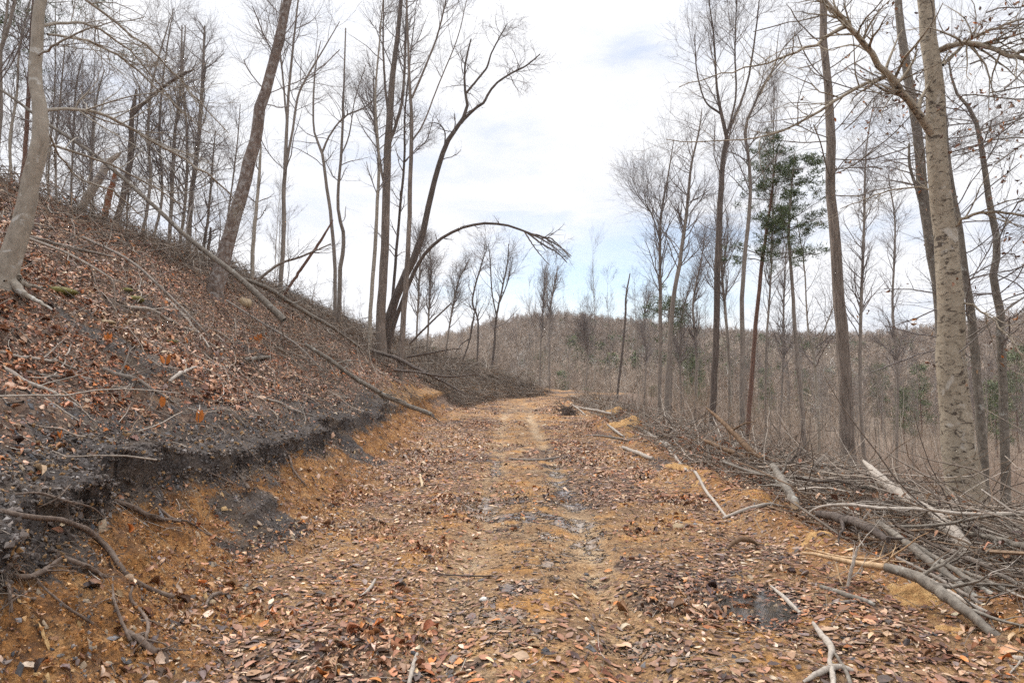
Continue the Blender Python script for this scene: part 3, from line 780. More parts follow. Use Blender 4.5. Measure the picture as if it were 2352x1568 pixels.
# ================================================================== trees on the right
tree("bare_tree", "left stem of the close pair with a narrow brushy crown right of the track",
     [[(1514, 985, 15), (1516, 860, 14), (1517, 700, 13), (1516, 600, 11), (1518, 500, 9), (1535, 400, 6), (1548, 320, 3)], [(1518, 560, 6), (1500, 500, 5), (1485, 470, 4), (1478, 440, 2)]],
     26, M_grey, M_twig, n=(50, 280, 900), ln=(1.6, 3.2), up=1.3, t0=.45, ang=(15, 45))
tree("bare_tree", "right stem of the close pair, taller and curving right to its top",
     [[(1528, 1000, 20), (1535, 860, 19), (1545, 700, 17), (1562, 600, 15), (1578, 480, 12), (1588, 380, 9), (1606, 300, 6), (1612, 250, 3)]],
     24, M_grey, M_twig, n=(30, 160, 480), ln=(1.4, 3.2), up=.9, t0=.5)
tree("forked_tree", "dark straight trunk forking into a broad fan crown high above the brush",
     [[(1636, 985, 25), (1643, 830, 24), (1648, 640, 23), (1655, 450, 21), (1660, 370, 19), (1668, 312, 16), (1652, 240, 11), (1645, 180, 8), (1640, 90, 6), (1628, 0, 4)],
      [(1668, 312, 11), (1690, 262, 10), (1712, 205, 8), (1728, 130, 7), (1742, 20, 5), (1750, -60, 3)],
      [(1668, 318, 8), (1690, 220, 7), (1688, 120, 6), (1692, 0, 4)],
      [(1656, 262, 8), (1620, 232, 6), (1600, 160, 5), (1596, 80, 3)]],
     22, M_dark, M_twig, n=(60, 320, 1100), ln=(1.4, 3.0), up=.9, t0=.58, ang=(18, 50), S=12)
tree("bare_tree", "tall slightly wavy grey trunk just left of the reddish pine",
     [[(1705, 1000, 21), (1705, 880, 20), (1706, 770, 18), (1704, 690, 16), (1713, 560, 15), (1724, 440, 13), (1716, 340, 12), (1712, 290, 11), (1735, 235, 9), (1762, 180, 7), (1815, 120, 4)],
      [(1733, 238, 6), (1770, 170, 5), (1800, 110, 4), (1850, 60, 3)]],
     23, M_grey, M_twig, n=(34, 170, 560), ln=(1.3, 2.8), up=.8, t0=.6)
tree("bare_tree", "slim bare tree between the dark straight trunk and the wavy trunk",
     [[(1675, 970, 13), (1676, 860, 12), (1668, 740, 11), (1658, 620, 9), (1655, 480, 7), (1662, 380, 5), (1690, 250, 3)]],
     33, M_grey, M_twig, n=(50, 260, 720), ln=(2, 4), up=1.2, t0=.4, ang=(15, 45), rmin=.006)
tree("pine_tree", "pine with reddish trunk and dark green crown right of the wavy trunk",
     [[(1718, 985, 17), (1727, 860, 16), (1738, 720, 15), (1752, 590, 13), (1768, 480, 10), (1780, 380, 6), (1786, 340, 3)]],
     25, M_pinebark, M_twig, n=(26, 80, 130), ln=(1.0, 2.3), up=.2, ang=(60, 85), t0=.60, needles=(360, .085, .15))
tree("pine_tree", "second green crowned pine close to the right of the reddish one",
     [[(1850, 1060, 17), (1842, 940, 16), (1828, 790, 15), (1820, 660, 12), (1812, 540, 10), (1818, 430, 7), (1826, 350, 3)]],
     24, M_grey, M_twig, n=(24, 75, 120), ln=(1.0, 2.1), up=.2, ang=(60, 85), t0=.64, needles=(320, .085, .15))
tree("bare_tree", "thin pale stem standing between the two green crowned pines",
     [[(1758, 980, 9), (1760, 800, 8), (1772, 600, 7), (1776, 380, 5), (1778, 200, 3)]], 36, M_grey, M_twig, n=(60, 300, 800), ln=(2.2, 4.2), up=1.3, t0=.35, ang=(12, 40), rmin=.006)
tree("forked_tree", "small pale tree with a low wide v fork in front of the valley wood",
     [[(1882, 1080, 12), (1880, 960, 11), (1872, 850, 10), (1866, 800, 9), (1855, 745, 6), (1848, 620, 5), (1830, 500, 3)],
      [(1870, 810, 7), (1892, 760, 6), (1912, 710, 4), (1930, 660, 3)]], 25, M_maple, M_twig, n=(34, 150, 420), ln=(1.2, 2.4), up=.5, t0=.4)
tree("furrowed_tree", "tall ridged brown trunk standing alone left of the big pale beech",
     [[(1948, 1085, 46), (1944, 960, 40), (1938, 820, 37), (1928, 690, 34), (1918, 560, 31), (1908, 430, 28), (1908, 310, 27), (1902, 190, 24), (1892, 90, 22), (1890, 0, 20), (1882, -160, 15), (1880, -360, 8)]],
     14.5, M_furrow, M_twigl, ws=.74, n=(26, 110, 380), ln=(1.2, 2.6), up=.3, t0=.42, ang=(50, 90), S=18, flare=1.2, rmin=.0035)
yb = 9.3
tree("beech_tree", "big pale beech trunk with dark pock marks at the right side",
     [[(2218, 1190, 104), (2212, 1120, 92), (2200, 1000, 78), (2188, 860, 71), (2180, 720, 64), (2172, 580, 58), (2158, 440, 53), (2150, 320, 50), (2146, 220, 47), (2136, 110, 42), (2126, 0, 40), (2112, -160, 32), (2100, -420, 20)]],
     yb, M_beech, M_twigl, ws=.83, n=(12, 70, 300), ln=(1.0, 2.2), up=-.1, t0=.5, ang=(50, 90), S=28, flare=1.25, rmin=.0025, leaves=150, leafsz=.075, wob=.02,
     branches=[([(2152, 322, 24), (2100, 248, 18), (2055, 190, 16), (2000, 120, 14), (1950, 60, 12), (1900, 10, 11), (1850, -50, 8)], yb - 1.0, 24),
               ([(1945, 57, 9), (1900, 85, 8), (1830, 120, 6), (1750, 148, 4), (1640, 175, 3), (1560, 200, 2)], yb - .6, 26),
               ([(2040, 175, 8), (1960, 205, 7), (1860, 270, 6), (1760, 310, 4), (1660, 325, 3), (1530, 320, 2)], yb - .8, 26),
               ([(2160, 115, 13), (2200, 100, 12), (2260, 105, 11), (2330, 130, 10), (2420, 160, 7)], yb - 1, 22),
               ([(2222, 1150, 30), (2262, 1180, 18), (2310, 1200, 8)], yb - .3, 0, 'root'),
               ([(2165, 150, 8), (2230, 90, 7), (2300, 60, 6), (2400, 30, 4)], yb + .5, 22),
               ([(2175, 530, 8), (2240, 490, 7), (2320, 490, 6), (2420, 510, 4)], yb - 1, 18),
               ([(2185, 690, 6), (2240, 705, 5), (2290, 745, 4), (2360, 830, 3)], yb - 1, 14),
               ([(2165, 450, 5), (2110, 430, 4), (2020, 445, 3), (1930, 480, 2)], yb + .8, 16)])
tree("mottled_tree", "mottled grey trunk leaning left directly behind the big beech",
     [[(2215, 1120, 30), (2190, 960, 28), (2170, 800, 27), (2150, 640, 26), (2132, 520, 25), (2118, 420, 24), (2110, 330, 23), (2096, 230, 22), (2082, 150, 21), (2068, 60, 19), (2060, -60, 15), (2050, -260, 9)],
      [(2130, 520, 9), (2110, 450, 8), (2090, 380, 7), (2088, 330, 5)]],
     12.5, M_logbark, M_twig, ws=.9, n=(22, 110, 400), ln=(1.2, 2.4), up=.1, t0=.4, ang=(40, 85), S=16, rmin=.003, leaves=60, leafsz=.07)
tree("dark_tree", "dark knobbly trunk just right of the beech rising to a crooked top",
     [[(2262, 1110, 26), (2252, 960, 25), (2240, 820, 24), (2228, 700, 22), (2214, 600, 19), (2205, 520, 16), (2190, 440, 12), (2180, 360, 8), (2170, 240, 5)]],
     11.5, M_logbark, M_twig, ws=.75, n=(18, 90, 340), ln=(1.0, 2.2), up=.2, t0=.35, ang=(45, 85), S=14, rmin=.003)
tree("wavy_tree", "wavy brown trunk near the right edge with many hanging twigs and withered leaves",
     [[(2310, 1110, 26), (2306, 980, 25), (2302, 850, 24), (2296, 720, 23), (2282, 640, 22), (2290, 560, 20), (2270, 450, 18), (2258, 360, 16), (2238, 265, 12), (2212, 235, 9), (2190, 200, 8), (2178, 130, 5)]],
     12, M_logbark, M_twig, ws=.72, n=(26, 150, 620), ln=(1.2, 2.6), up=-.1, t0=.35, ang=(45, 90), S=14, rmin=.003, leaves=130, leafsz=.08)
tree("beech_tree", "beech beyond the right edge whose drooping leafy boughs hang into the picture",
     [[(2500, 1200, 60), (2490, 900, 55), (2480, 500, 48), (2470, 100, 40), (2460, -200, 30)]],
     8.5, M_beech, M_twigl, ws=1, n=(20, 130, 640), ln=(1.4, 2.8), up=-.4, t0=.35, ang=(60, 100), S=18, rmin=.0022, leaves=420, leafsz=.075)
tree("pine_tree", "small pine with thin grey green crown behind the close pair of stems",
     [[(1540, 950, 9), (1542, 820, 8), (1536, 740, 7), (1540, 680, 4)]], 38, M_grey, M_twig, n=(16, 50, 90), ln=(1.4, 2.6), up=.2, ang=(60, 85), t0=.72, needles=(110, .14, .2))
for px, y_, lab in [
    ([(1985, 1060, 14), (1975, 900, 13), (1978, 700, 11), (1985, 500, 9), (1990, 340, 5), (2010, 220, 3)], 24, "slim tree with orange scar just right of the ridged trunk"),
    ([(2060, 1020, 9), (2062, 860, 9), (2050, 700, 8), (2056, 520, 6), (2040, 400, 3)], 34, "thin tree in the gap between ridged trunk and beech"),
    ([(1595, 960, 10), (1600, 820, 9), (1592, 700, 8), (1610, 600, 5), (1618, 540, 3)], 36, "thin crooked tree between the close pair and the dark trunk"),
    ([(1790, 1000, 8), (1798, 850, 8), (1800, 700, 7), (1806, 560, 4)], 38, "thin stem below the pine crowns"),
    ([(1565, 930, 8), (1562, 820, 8), (1568, 720, 7), (1590, 640, 3)], 42, "low thin tree behind the close pair"),
    ([(1480, 920, 7), (1484, 820, 6), (1478, 740, 5), (1490, 680, 3)], 55, "low thin tree left of the close pair"),
    ([(1345, 900, 6), (1350, 820, 6), (1345, 760, 5), (1360, 720, 3)], 66, "low thin tree at the end of the track"),
    ([(980, 830, 8), (985, 720, 7), (990, 620, 6), (985, 560, 3)], 45, "thin tree under the arch of the bent sapling"),
    ([(1020, 840, 7), (1035, 730, 6), (1052, 650, 5), (1075, 600, 3)], 50, "thin tree leaning right under the arch of the bent sapling"),
    ([(955, 815, 7), (960, 700, 7), (965, 600, 6), (962, 530, 3)], 40, "thin tree close right of the clump")]:
    tree("bare_tree", "bare " + lab, [px], y_, M_grey, M_twig, n=(44, 220, 600), ln=(.8 + .012 * y_, 1.8 + .022 * y_), up=.9, t0=.35, ang=(14, 42), rmin=.00016 * y_ + .0006)

# ================================================================== slender trees: a few built, the rest copied
def slim_tree(hgt, rad, limbs, up, ang, rmin, mt, mc, t0=.3, lean=.3):
    root = bpy.data.objects.new("bare_tree", None); COL.objects.link(root); root.empty_display_size = .2
    zz = np.linspace(-.4, hgt, 8)
    px = np.cumsum(rs.normal(0, .12, 8)) + np.linspace(0, lean, 8); py = np.cumsum(rs.normal(0, .12, 8))
    rr = rad * np.interp(zz / hgt, [-.1, 0, .05, .6, 1], [1.3, 1.2, 1, .55, .12])
    Q = spline(np.stack([px - px[0], py - py[0], zz, rr], 1), 22)[None]
    P, R = Q[..., :3], Q[..., 3]
    v, f = tubes(P, R, 7, wob=.05)
    link("trunk", mesh_np("trunk", v, f), mt, root)
    C1, R1 = spawn(P, R, int(limbs * .7), t0, .99, hgt * .10, hgt * .28, *ang, up * .7, 8, .15, .5, rmin * 1.4)
    C2, R2 = spawn(C1, R1, limbs * 5, .2, .98, hgt * .05, hgt * .13, 18, 55, up * .6, 5, .12, .6, rmin)
    C3, R3 = spawn(C2, R2, limbs * 13, .15, .98, hgt * .02, hgt * .05, 18, 55, up * .3, 3, .12, .6, rmin * .8)
    v, f = merge([tubes(C1, R1, 4), tubes(C2, R2, 3), tubes(C3, R3, 3)])
    link("crown", mesh_np("crown", v, f), mc, root)
    return root
def dup(root, loc, rot, sc, label, group):
    r = root.copy(); COL.objects.link(r); r.location = loc; r.rotation_euler = rot; r.scale = sc
    for ch in list(root.children):
        c = ch.copy(); COL.objects.link(c); c.parent = r
    tag(r, label, "tree", group)
    return r
protos = [slim_tree(15, .065, 36, 1.3, (15, 45), .006, M_maple, M_twig, .35), slim_tree(14, .055, 34, .8, (25, 60), .006, M_maple, M_twig, .25),
          slim_tree(16, .085, 34, 1.0, (20, 50), .007, M_grey, M_twig, .40), slim_tree(12, .05, 26, .5, (35, 75), .006, M_grey, M_twigl, .2, .9),
          slim_tree(15, .06, 30, 1.6, (12, 35), .006, M_maple, M_twigl, .45), slim_tree(13, .045, 30, .9, (20, 60), .006, M_twigl, M_twig, .3, -.7)]
used = [False] * len(protos)
def place(k, x, y, s, label, group):
    sc = (s * random.uniform(.85, 1.15),) * 2 + (s * random.uniform(.85, 1.2),)
    rot = (random.gauss(0, .035), random.gauss(0, .035), random.uniform(0, 6.28))
    loc = (x, y, gz(x, y) - .05)
    if not used[k]:
        used[k] = True; r = protos[k]; r.location = loc; r.rotation_euler = rot; r.scale = sc
        tag(r, label, "tree", group); return r
    return dup(protos[k], loc, rot, sc, label, group)
# behind the crest of the bank
cnt = 0
for i in range(400):
    if cnt >= 48: break
    u = random.uniform(-60, 960); y = crest_y(max(u, 0)) * random.uniform(1.1, 1.9)
    x = (u - 1176) / FPX * y
    if np.interp(y, CY, CX) - x < 0.3: continue
    if y > 70: continue
    place(random.randrange(6), x, y, random.uniform(.42, .72) * (1.0 if u < 500 else .85), "slim bare tree of the thicket on the far side of the left bank", "thicket of slim bare trees behind the left bank")
    cnt += 1
# the wood on the valley floor
cnt = 0; pts = []
for i in range(4000):
    if cnt >= 178: break
    y = 30 + 75 * random.random() ** .8; u = random.uniform(980, 2480)
    x = (u - 1176) / FPX * y
    dd = x - np.interp(y, RY, RX)
    if u < 1500 and y < 60: continue
    if dd < 7: continue
    if u < 1450 and random.random() < .45: continue
    if any((x - a) ** 2 + (y - b) ** 2 < 4.0 for a, b in pts): continue
    pts.append((x, y))
    place(random.randrange(6), x, y, (random.uniform(.42, .60) if random.random() < .8 else random.uniform(.65, .85)) * (.85 if u < 1500 else 1), "slim bare grey tree of the dense wood on the valley floor beyond the track", "wood of slim bare trees on the valley floor")
    cnt += 1

cnt = 0
while cnt < 24:
    y = random.uniform(60, 84); u = random.uniform(960, 1520); x = (u - 1176) / FPX * y
    if x < np.interp(y, CY, CX) + 2 and y < 66: cnt += .2; continue
    place(random.choice([0, 1, 3, 4, 5]), x, y, random.uniform(.60, 1.05), "slim bare tree standing beyond the far end of the track", "slim bare trees beyond the far end of the track"); cnt += 1

# small evergreens scattered in the wood
def evergreen(h):
    root = bpy.data.objects.new("evergreen_tree", None); COL.objects.link(root)
    zz = np.linspace(-.3, h, 6); Q = spline(np.stack([rs.normal(0, .05, 6), rs.normal(0, .05, 6), zz, .10 * np.linspace(1, .15, 6)], 1), 16)[None]
    P, R = Q[..., :3], Q[..., 3]
    v, f = tubes(P, R, 7); link("trunk", mesh_np("trunk", v, f), M_pinebark, root)
    C1, R1 = spawn(P, R, 60, .25, .99, h * .14, h * .27, 60, 95, .1, 6, .1, .4, .012, tl=.65)
    C2, R2 = spawn(C1, R1, 260, .2, 1, h * .04, h * .09, 20, 60, .1, 4, .1, .6, .01)
    v, f = merge([tubes(C1, R1, 3), tubes(C2, R2, 3)]); link("crown", mesh_np("crown", v, f), M_twig, root)
    v, f, c = needle_tufts(np.concatenate([C2[:, 2:].reshape(-1, 3), C1[:, 3:].reshape(-1, 3)]), .22, 5, .20, ((.08, .10, .045), (.16, .185, .08)))
    link("needles", mesh_np("needles", v, f, False, c), M_needle, root)
    return root
ev = [evergreen(9), evergreen(7)]; eu = [False, False]
for u, y, s in [(1345, 96, .8), (1005, 74, .9), (1290, 100, .9), (1170, 95, .7), (1590, 70, .9), (1600, 80, 1.0), (2070, 70, .9), (2110, 78, 1.0), (2280, 60, 1.0),
                (2330, 64, 1.1), (2020, 85, 1.0), (1755, 82, .8), (1400, 98, .7), (1500, 100, .8), (2200, 90, 1.0), (1060, 80, .8), (2360, 80, 1.2), (1840, 95, .9)]:
    x = (u - 1176) / FPX * y; k = random.randrange(2)
    lab, grp = "small dark green evergreen growing among the bare trees of the valley wood", "evergreens among the bare valley trees"
    if not eu[k]:
        eu[k] = True; r = ev[k]; r.location = (x, y, gz(x, y)); r.scale = (s,) * 3; tag(r, lab, "tree", grp)
    else: dup(ev[k], (x, y, gz(x, y)), (0, 0, random.uniform(0, 6)), (s,) * 3, lab, grp)

def undergrowth():
    n = 2100
    y = 24 + 80 * rs.uniform(0, 1, n) ** .9; u = rs.uniform(1000, 2500, n); x = (u - 1176) / FPX * y
    dd = x - np.interp(y, RY, RX); k = (dd > 5) & ((y > 62) | (u > 1450)); x, y = x[k], y[k]; n = len(x)
    z = height(x, y); h = rs.uniform(.8, 4.0, n); K = 5
    P = np.zeros((n, K, 3)); P[:, 0] = np.stack([x, y, z - .1], 1); d = unit(rs.normal(size=(n, 3)) * .22 + np.array([0, 0, 1.0]))
    for i in range(1, K): d = unit(d + rs.normal(size=(n, 3)) * .10); P[:, i] = P[:, i - 1] + d * (h / (K - 1))[:, None]
    R = (.006 + .00022 * y + .004 * rs.uniform(0, 1, n))[:, None] * np.linspace(1, .4, K)
    C, CR = spawn(P, R, n * 14, .10, .98, .5, 1.9, 30, 80, .5, 4, .12, .55, .004)
    base = (np.array([.31, .245, .185]) + rs.uniform(-.08, .14, (n, 1)))
    v1, f1 = tubes(P, R, 3); v2, f2 = tubes(C, CR, 3); v, f = merge([(v1, f1), (v2, f2)])
    c = np.concatenate([np.repeat(base, K * 3, 0), np.tile(np.array([[.31, .245, .19]]), (len(v2), 1))])
    o = link("undergrowth", mesh_np("undergrowth", v, f, False, c), attr_material("undergrowth_twigs", .9, .05, 1, .15, 0))
    tag(o, "thin grey saplings and brush filling the floor of the valley wood", "undergrowth", kind='stuff')
undergrowth()

# ================================================================== far wooded hillsides: one mass
def far_wood():
    n = 11500
    a = np.radians(rs.uniform(-44, 46, n)); r = np.sqrt(rs.uniform(92 ** 2, 300 ** 2, n)) ** 1.0
    x = r * np.sin(a); y = r * np.cos(a)
    z = height(x, y)
    h = rs.uniform(5, 9, n); lean = rs.normal(0, .5, (n, 2))
    P = np.zeros((n, 4, 3))
    for k, q in enumerate([0, .4, .7, 1]):
        P[:, k] = np.stack([x + lean[:, 0] * q + rs.normal(0, .12, n), y + lean[:, 1] * q, z - .3 + h * q], 1)
    wr = (.00028 * r + .022)[:, None]
    R = wr * np.array([1.1, .9, .7, .25])
    tone = np.clip(rs.uniform(0, .7, (n, 1)) + .9 * fbm(x * .045, y * .045, 3, 221)[:, None], 0, 1)
    h *= 1 + .35 * fbm(x * .05, y * .05, 3, 223)
    base = np.array([.27, .205, .16]) * (1 - tone) + np.array([.42, .34, .27]) * tone
    base = np.where(rs.uniform(size=(n, 1)) < .06, np.array([.42, .39, .35]), base)
    v1, f1 = tubes(P, R, 3)
    c1 = np.repeat(base, 12, 0)
    # limbs and twig spray as thin blades
    m = n * 40
    pi = np.repeat(np.arange(n), 40); t = rs.uniform(.12, 1, m) ** .85
    bx = P[pi, 0] + (P[pi, 3] - P[pi, 0]) * t[:, None]
    sp = (1.15 - t) * 2.9 + .7
    d = rs.normal(size=(m, 3)); d[:, 2] = np.abs(d[:, 2]) * .9 + .25; d = unit(d)
    l_ = sp * rs.uniform(.5, 1.2, m)
    side = unit(np.cross(d, rs.normal(size=(m, 3))))
    w = (.00024 * r[pi] + .018)[:, None]
    st = bx + unit(rs.normal(size=(m, 3))) * (rs.uniform(0, .5, m) * sp)[:, None]
    V = np.stack([st - side * w, st + side * w, st + d * l_[:, None] + side * w * .3, st + d * l_[:, None] - side * w * .3], 1).reshape(-1, 3)
    F = np.arange(m * 4).reshape(m, 4)
    cc = np.repeat(base[pi] * rs.uniform(.75, 1.15, (m, 1)), 4, 0)
    # evergreens mixed in: tufts of needles
    g = rs.choice(n, 1700, replace=False)
    g = g[(fbm(x[g] * .02, y[g] * .02, 3, 201) > .04)]
    cen = np.repeat(P[g, 0], 26, 0); tt = rs.uniform(.25, 1, len(cen)); hh = np.repeat(h[g], 26) * .8
    rad = (1.1 - tt) * 2.3
    an = rs.uniform(0, 6.28, len(cen)); rr_ = rad * np.sqrt(rs.uniform(0, 1, len(cen)))
    C = cen + np.stack([rr_ * np.cos(an), rr_ * np.sin(an), tt * hh], 1)
    vn, fn, cn = needle_tufts(C, .45, 9, 1.0, ((.10, .12, .06), (.18, .20, .10)))
    v, f = merge([(v1, f1), (V, F), (vn, fn)])
    o = link("far_wood", mesh_np("far_wood", v, f, False, np.concatenate([c1, cc, cn])), attr_material("far_branches", .9, .05, 1, .15, 0))
    tag(o, "grey brown mass of bare woodland covering the far hills", "woodland", kind='stuff')
far_wood()
# ================================================================== loose cover
def in_view(x, y, m=1.2): return (np.abs(x) < .86 * y + m) & (y > 2.2)
def normals(x, y):
    e = .03
    z = height(x, y); zx = height(x + e, y); zy = height(x, y + e)
    return z, unit(np.stack([-(zx - z) / e, -(zy - z) / e, np.ones_like(x)], 1))

def scatter(n, y0, y1, x0, x1, dens, pw=1.0):
    y = y0 + (y1 - y0) * rs.uniform(0, 1, n) ** pw; x = rs.uniform(x0, x1, n)
    k = in_view(x, y); x, y = x[k], y[k]
    t, d, xf, xr = zones(x, y)
    p = dens(x, y, t, d)
    k = rs.uniform(size=len(x)) < p
    return x[k], y[k], t[k], d[k]
def leaf_density(x, y, t, d):
    cl = fbm(x * .8, y * .8, 4, 131) + .4 * fbm(x * 3, y * 3, 3, 133)
    road = .14 + .16 * sst(6, 14, y) + .80 * sst(-.08, .30, cl + .30 * fbm(x * 1.5, y * .35, 2, 141))
    road = np.where((np.abs(x + .32) < .22) | (np.abs(x - .78) < .2), road * .12, road)
    road = road * (1 - .68 * np.exp(-(((x - .2) / 1.0) ** 2)))
    road = road * (1 - .65 * np.exp(-(((x - .15) / .75) ** 2 + ((y - 7.9) / 1.3) ** 2)))
    left = np.exp(-((x + 1.1) / .8) ** 2) * .55 + .30 * (1 - sst(4.0, 6.0, y)) + .25 * np.exp(-((x - 2.0) / .6) ** 2)
    facez = np.where(t < .10, .50, .13)
    top = np.where(t < 1.5 + .8 * cl, .16, 1.0)
    p = np.where(t < -.2, road + left, np.where(t < LIPT, facez, top))
    p = np.where(d > -.3, np.where(d < .6, .42, .75), p)
    pz = fbm(x * .7, y * 1.1, 3, 137)
    p = np.where((t > 1.5) & (t < 4) & (pz > .30) & (y < 18), p * .3, p)
    p = p * (1 - .55 * np.exp(-(((x - 1.72) / .38) ** 2 + ((y - 4.72) / .36) ** 2)))
    return np.clip(p, 0, 1)
def litter(name, lab, n, y0, y1, x0, x1, s0, s1, detailed, pw=1.0, probs=None, dens=leaf_density, lift=.003, tilt=.38):
    x, y, t, d = scatter(n, y0, y1, x0, x1, dens, pw)
    z, nr = normals(x, y)
    flat = np.where((t < -.1) & (d < .3) & (fbm(x * 1.3, y * 1.3, 3, 301) > -.12), .28, 1.0)
    nr = unit(nr + rs.normal(size=nr.shape) * tilt * flat[:, None])
    nr[:, 2] = np.abs(nr[:, 2])
    pos = np.stack([x, y, z + lift + rs.uniform(0, .012, len(x))], 1)
    sz = rs.uniform(s0, s1, len(x)) * rs.choice([.45, .7, 1, 1.4], len(x), p=[.25, .3, .3, .15]) * (1 + .15 * (1 - sst(3.5, 6, y)))
    c = leaf_cols(len(x), probs or [3, 3, 2.4, 1.6, 1.6, 1.1, .6, 1.1])
    c = np.where((flat < 1)[:, None] & (rs.uniform(size=(len(x), 1)) < .55), c * np.array([.55, .48, .48]), c)
    rust = fbm(x * .9, y * .9, 3, 305) > .12
    c = np.where((rust & (rs.uniform(size=len(x)) < .55))[:, None], c * np.array([1.10, .90, .76]), c)
    hill = (t > 1.2)
    c = np.where(hill[:, None], c * np.array([1.0, .92, .90]), c)
    o = link(name, leaf_mesh(name, pos, nr, sz, c, detailed, flat), M_leaf)
    tag(o, lab, "leaf litter", kind='stuff')
    print(name, len(x))
litter("leaf_litter", "curled brown dead leaves strewn over the near track and bank", 92000, 2.4, 9, -7, 7.5, .026, .070, True, 1.15)
litter("leaf_fragments", "small broken bits of dead leaves strewn over the near ground", 190000, 2.4, 16, -9, 7.5, .012, .030, False, 1.2, dens=lambda x, y, t, d: np.clip(.25 + leaf_density(x, y, t, d), 0, 1) * .7, tilt=.5)
litter("leaf_litter", "brown dead leaves covering the middle of the track and hillside", 190000, 8.5, 24, -16, 14, .05, .10, False, 1.1)
litter("leaf_litter", "dead leaves on the distant part of the bank and the valley slope", 90000, 20, 52, -22, 30, .08, .15, False, 1.2)

# stones and shale chips
def stones():
    x, y, t, d = scatter(60000, 2.4, 13, -8, 6, lambda x, y, t, d: np.where((t > LIPT) & (t < 2.3), .55, np.where((t > -.4) & (t <= LIPT), .30, np.where(t > 0, .04, .10))) * np.where(y > 8, .5, 1), 1.3)
    z, nr = normals(x, y); n = len(x)
    base = np.array([[-1, -1, -.5], [1, -1, -.5], [1, 1, -.5], [-1, 1, -.5], [-.75, -.7, .5], [.7, -.75, .5], [.75, .7, .5], [-.7, .75, .5]])
    s = (rs.uniform(.004, .012, n) * rs.choice([1, 1, 1, 1.4, 2.0], n))[:, None, None]
    V = base[None] * rs.uniform(.6, 1.3, (n, 8, 3)) * s * np.stack([rs.uniform(.8, 1.6, n), rs.uniform(.6, 1.1, n), rs.uniform(.3, .8, n)], 1)[:, None, :]
    a = rs.uniform(0, 6.28, n); ca, sa = np.cos(a)[:, None], np.sin(a)[:, None]
    X = V[..., 0] * ca - V[..., 1] * sa; Y = V[..., 0] * sa + V[..., 1] * ca
    tn = unit(nr + rs.normal(size=nr.shape) * .3); tn[:, 2] = np.maximum(tn[:, 2], .45)
    Z = V[..., 2] - (X * tn[:, 0:1] + Y * tn[:, 1:2]) / tn[:, 2:3]
    V = np.stack([X + x[:, None], Y + y[:, None], Z + z[:, None] + s[:, :, 0] * .2], -1).reshape(-1, 3)
    f = np.array([[0, 1, 5, 4], [1, 2, 6, 5], [2, 3, 7, 6], [3, 0, 4, 7], [4, 5, 6, 7], [3, 2, 1, 0]])
    F = (f[None] + (np.arange(n) * 8)[:, None, None]).reshape(-1, 4)
    C = np.array([(.05, .05, .055), (.10, .095, .095), (.17, .16, .16), (.32, .24, .16), (.42, .27, .12), (.10, .065, .045)])
    dark = (t > LIPT - .1) | (rs.uniform(size=n) < .35)
    k = np.where(dark, rs.choice(6, n, p=[.34, .28, .12, .06, .03, .17]), rs.choice(6, n, p=[.05, .08, .05, .25, .45, .12]))
    o = link("gravel", mesh_np("gravel", V, F, False, np.repeat(C[k] * rs.uniform(.8, 1.2, (n, 1)), 8, 0)), M_stone)
    tag(o, "small shale chips and clay crumbs on the bank and track", "gravel", kind='stuff')
stones()

def clods(name, lab, n, tlo, thi, ymax, smin, smax, cols, p, clump=0):
    M = (T > tlo) & (T < thi) & (GY > 2.2) & (GY < ymax) & (GX > -8)
    ii, jj = np.where(M)
    # equal chance per area: weight by the cell's length up and along the slope
    wy = np.gradient(gy)[ii]; dz_ = np.abs(np.gradient(GZ, axis=1))[ii, jj]; wx = np.gradient(gx)[jj]
    wt = wy * np.sqrt(wx ** 2 + dz_ ** 2) / np.maximum(GY[ii, jj], 3) ** .8
    k = rs.choice(len(ii), n, p=wt / wt.sum()); ii, jj = ii[k], jj[k]
    pos = np.stack([PX[ii, jj], GY[ii, jj], GZ[ii, jj]], 1) + rs.normal(size=(n, 3)) * np.array([.012, .02, .012])
    a = rs.normal(size=(n, 6, 3)); oct_ = np.array([[1, 0, 0], [0, 1, 0], [-1, 0, 0], [0, -1, 0], [0, 0, 1], [0, 0, -1]])
    s = smin + (smax - smin) * rs.uniform(0, 1, n) ** 3
    q, _r = np.linalg.qr(rs.normal(size=(n, 3, 3)))
    V = (oct_[None] * rs.uniform(.6, 1.3, (n, 6, 1)) + a * .12) * s[:, None, None] * rs.uniform(.6, 1.3, (n, 1, 3))
    V = np.einsum('nij,nkj->nki', q, V) + pos[:, None, :]
    f = np.array([[0, 1, 4], [1, 2, 4], [2, 3, 4], [3, 0, 4], [1, 0, 5], [2, 1, 5], [3, 2, 5], [0, 3, 5]])
    F = (f[None] + (np.arange(n) * 6)[:, None, None]).reshape(-1, 3)
    C = np.array(cols)[rs.choice(len(cols), n, p=np.array(p) / sum(p))] * rs.uniform(.75, 1.25, (n, 1))
    if clump: C = np.where((spill[ii, jj] > .5)[:, None], np.array([.11, .09, .08]) * rs.uniform(.6, 1.6, (n, 1)), C)
    o = link(name, mesh_np(name, V.reshape(-1, 3), F, False, np.repeat(C, 6, 0)), M_stone)
    tag(o, lab, "soil crumbs", kind='stuff')
clods("turf_crumbs", "dark crumbly soil along the torn edge of the bank", 26000, LIPT - .12, LIPT + .5, 26, .005, .026, [(.08, .062, .052), (.13, .105, .09), (.045, .036, .032), (.22, .195, .18), (.24, .14, .06)], [4, 3, 1.5, 1, 1.6])
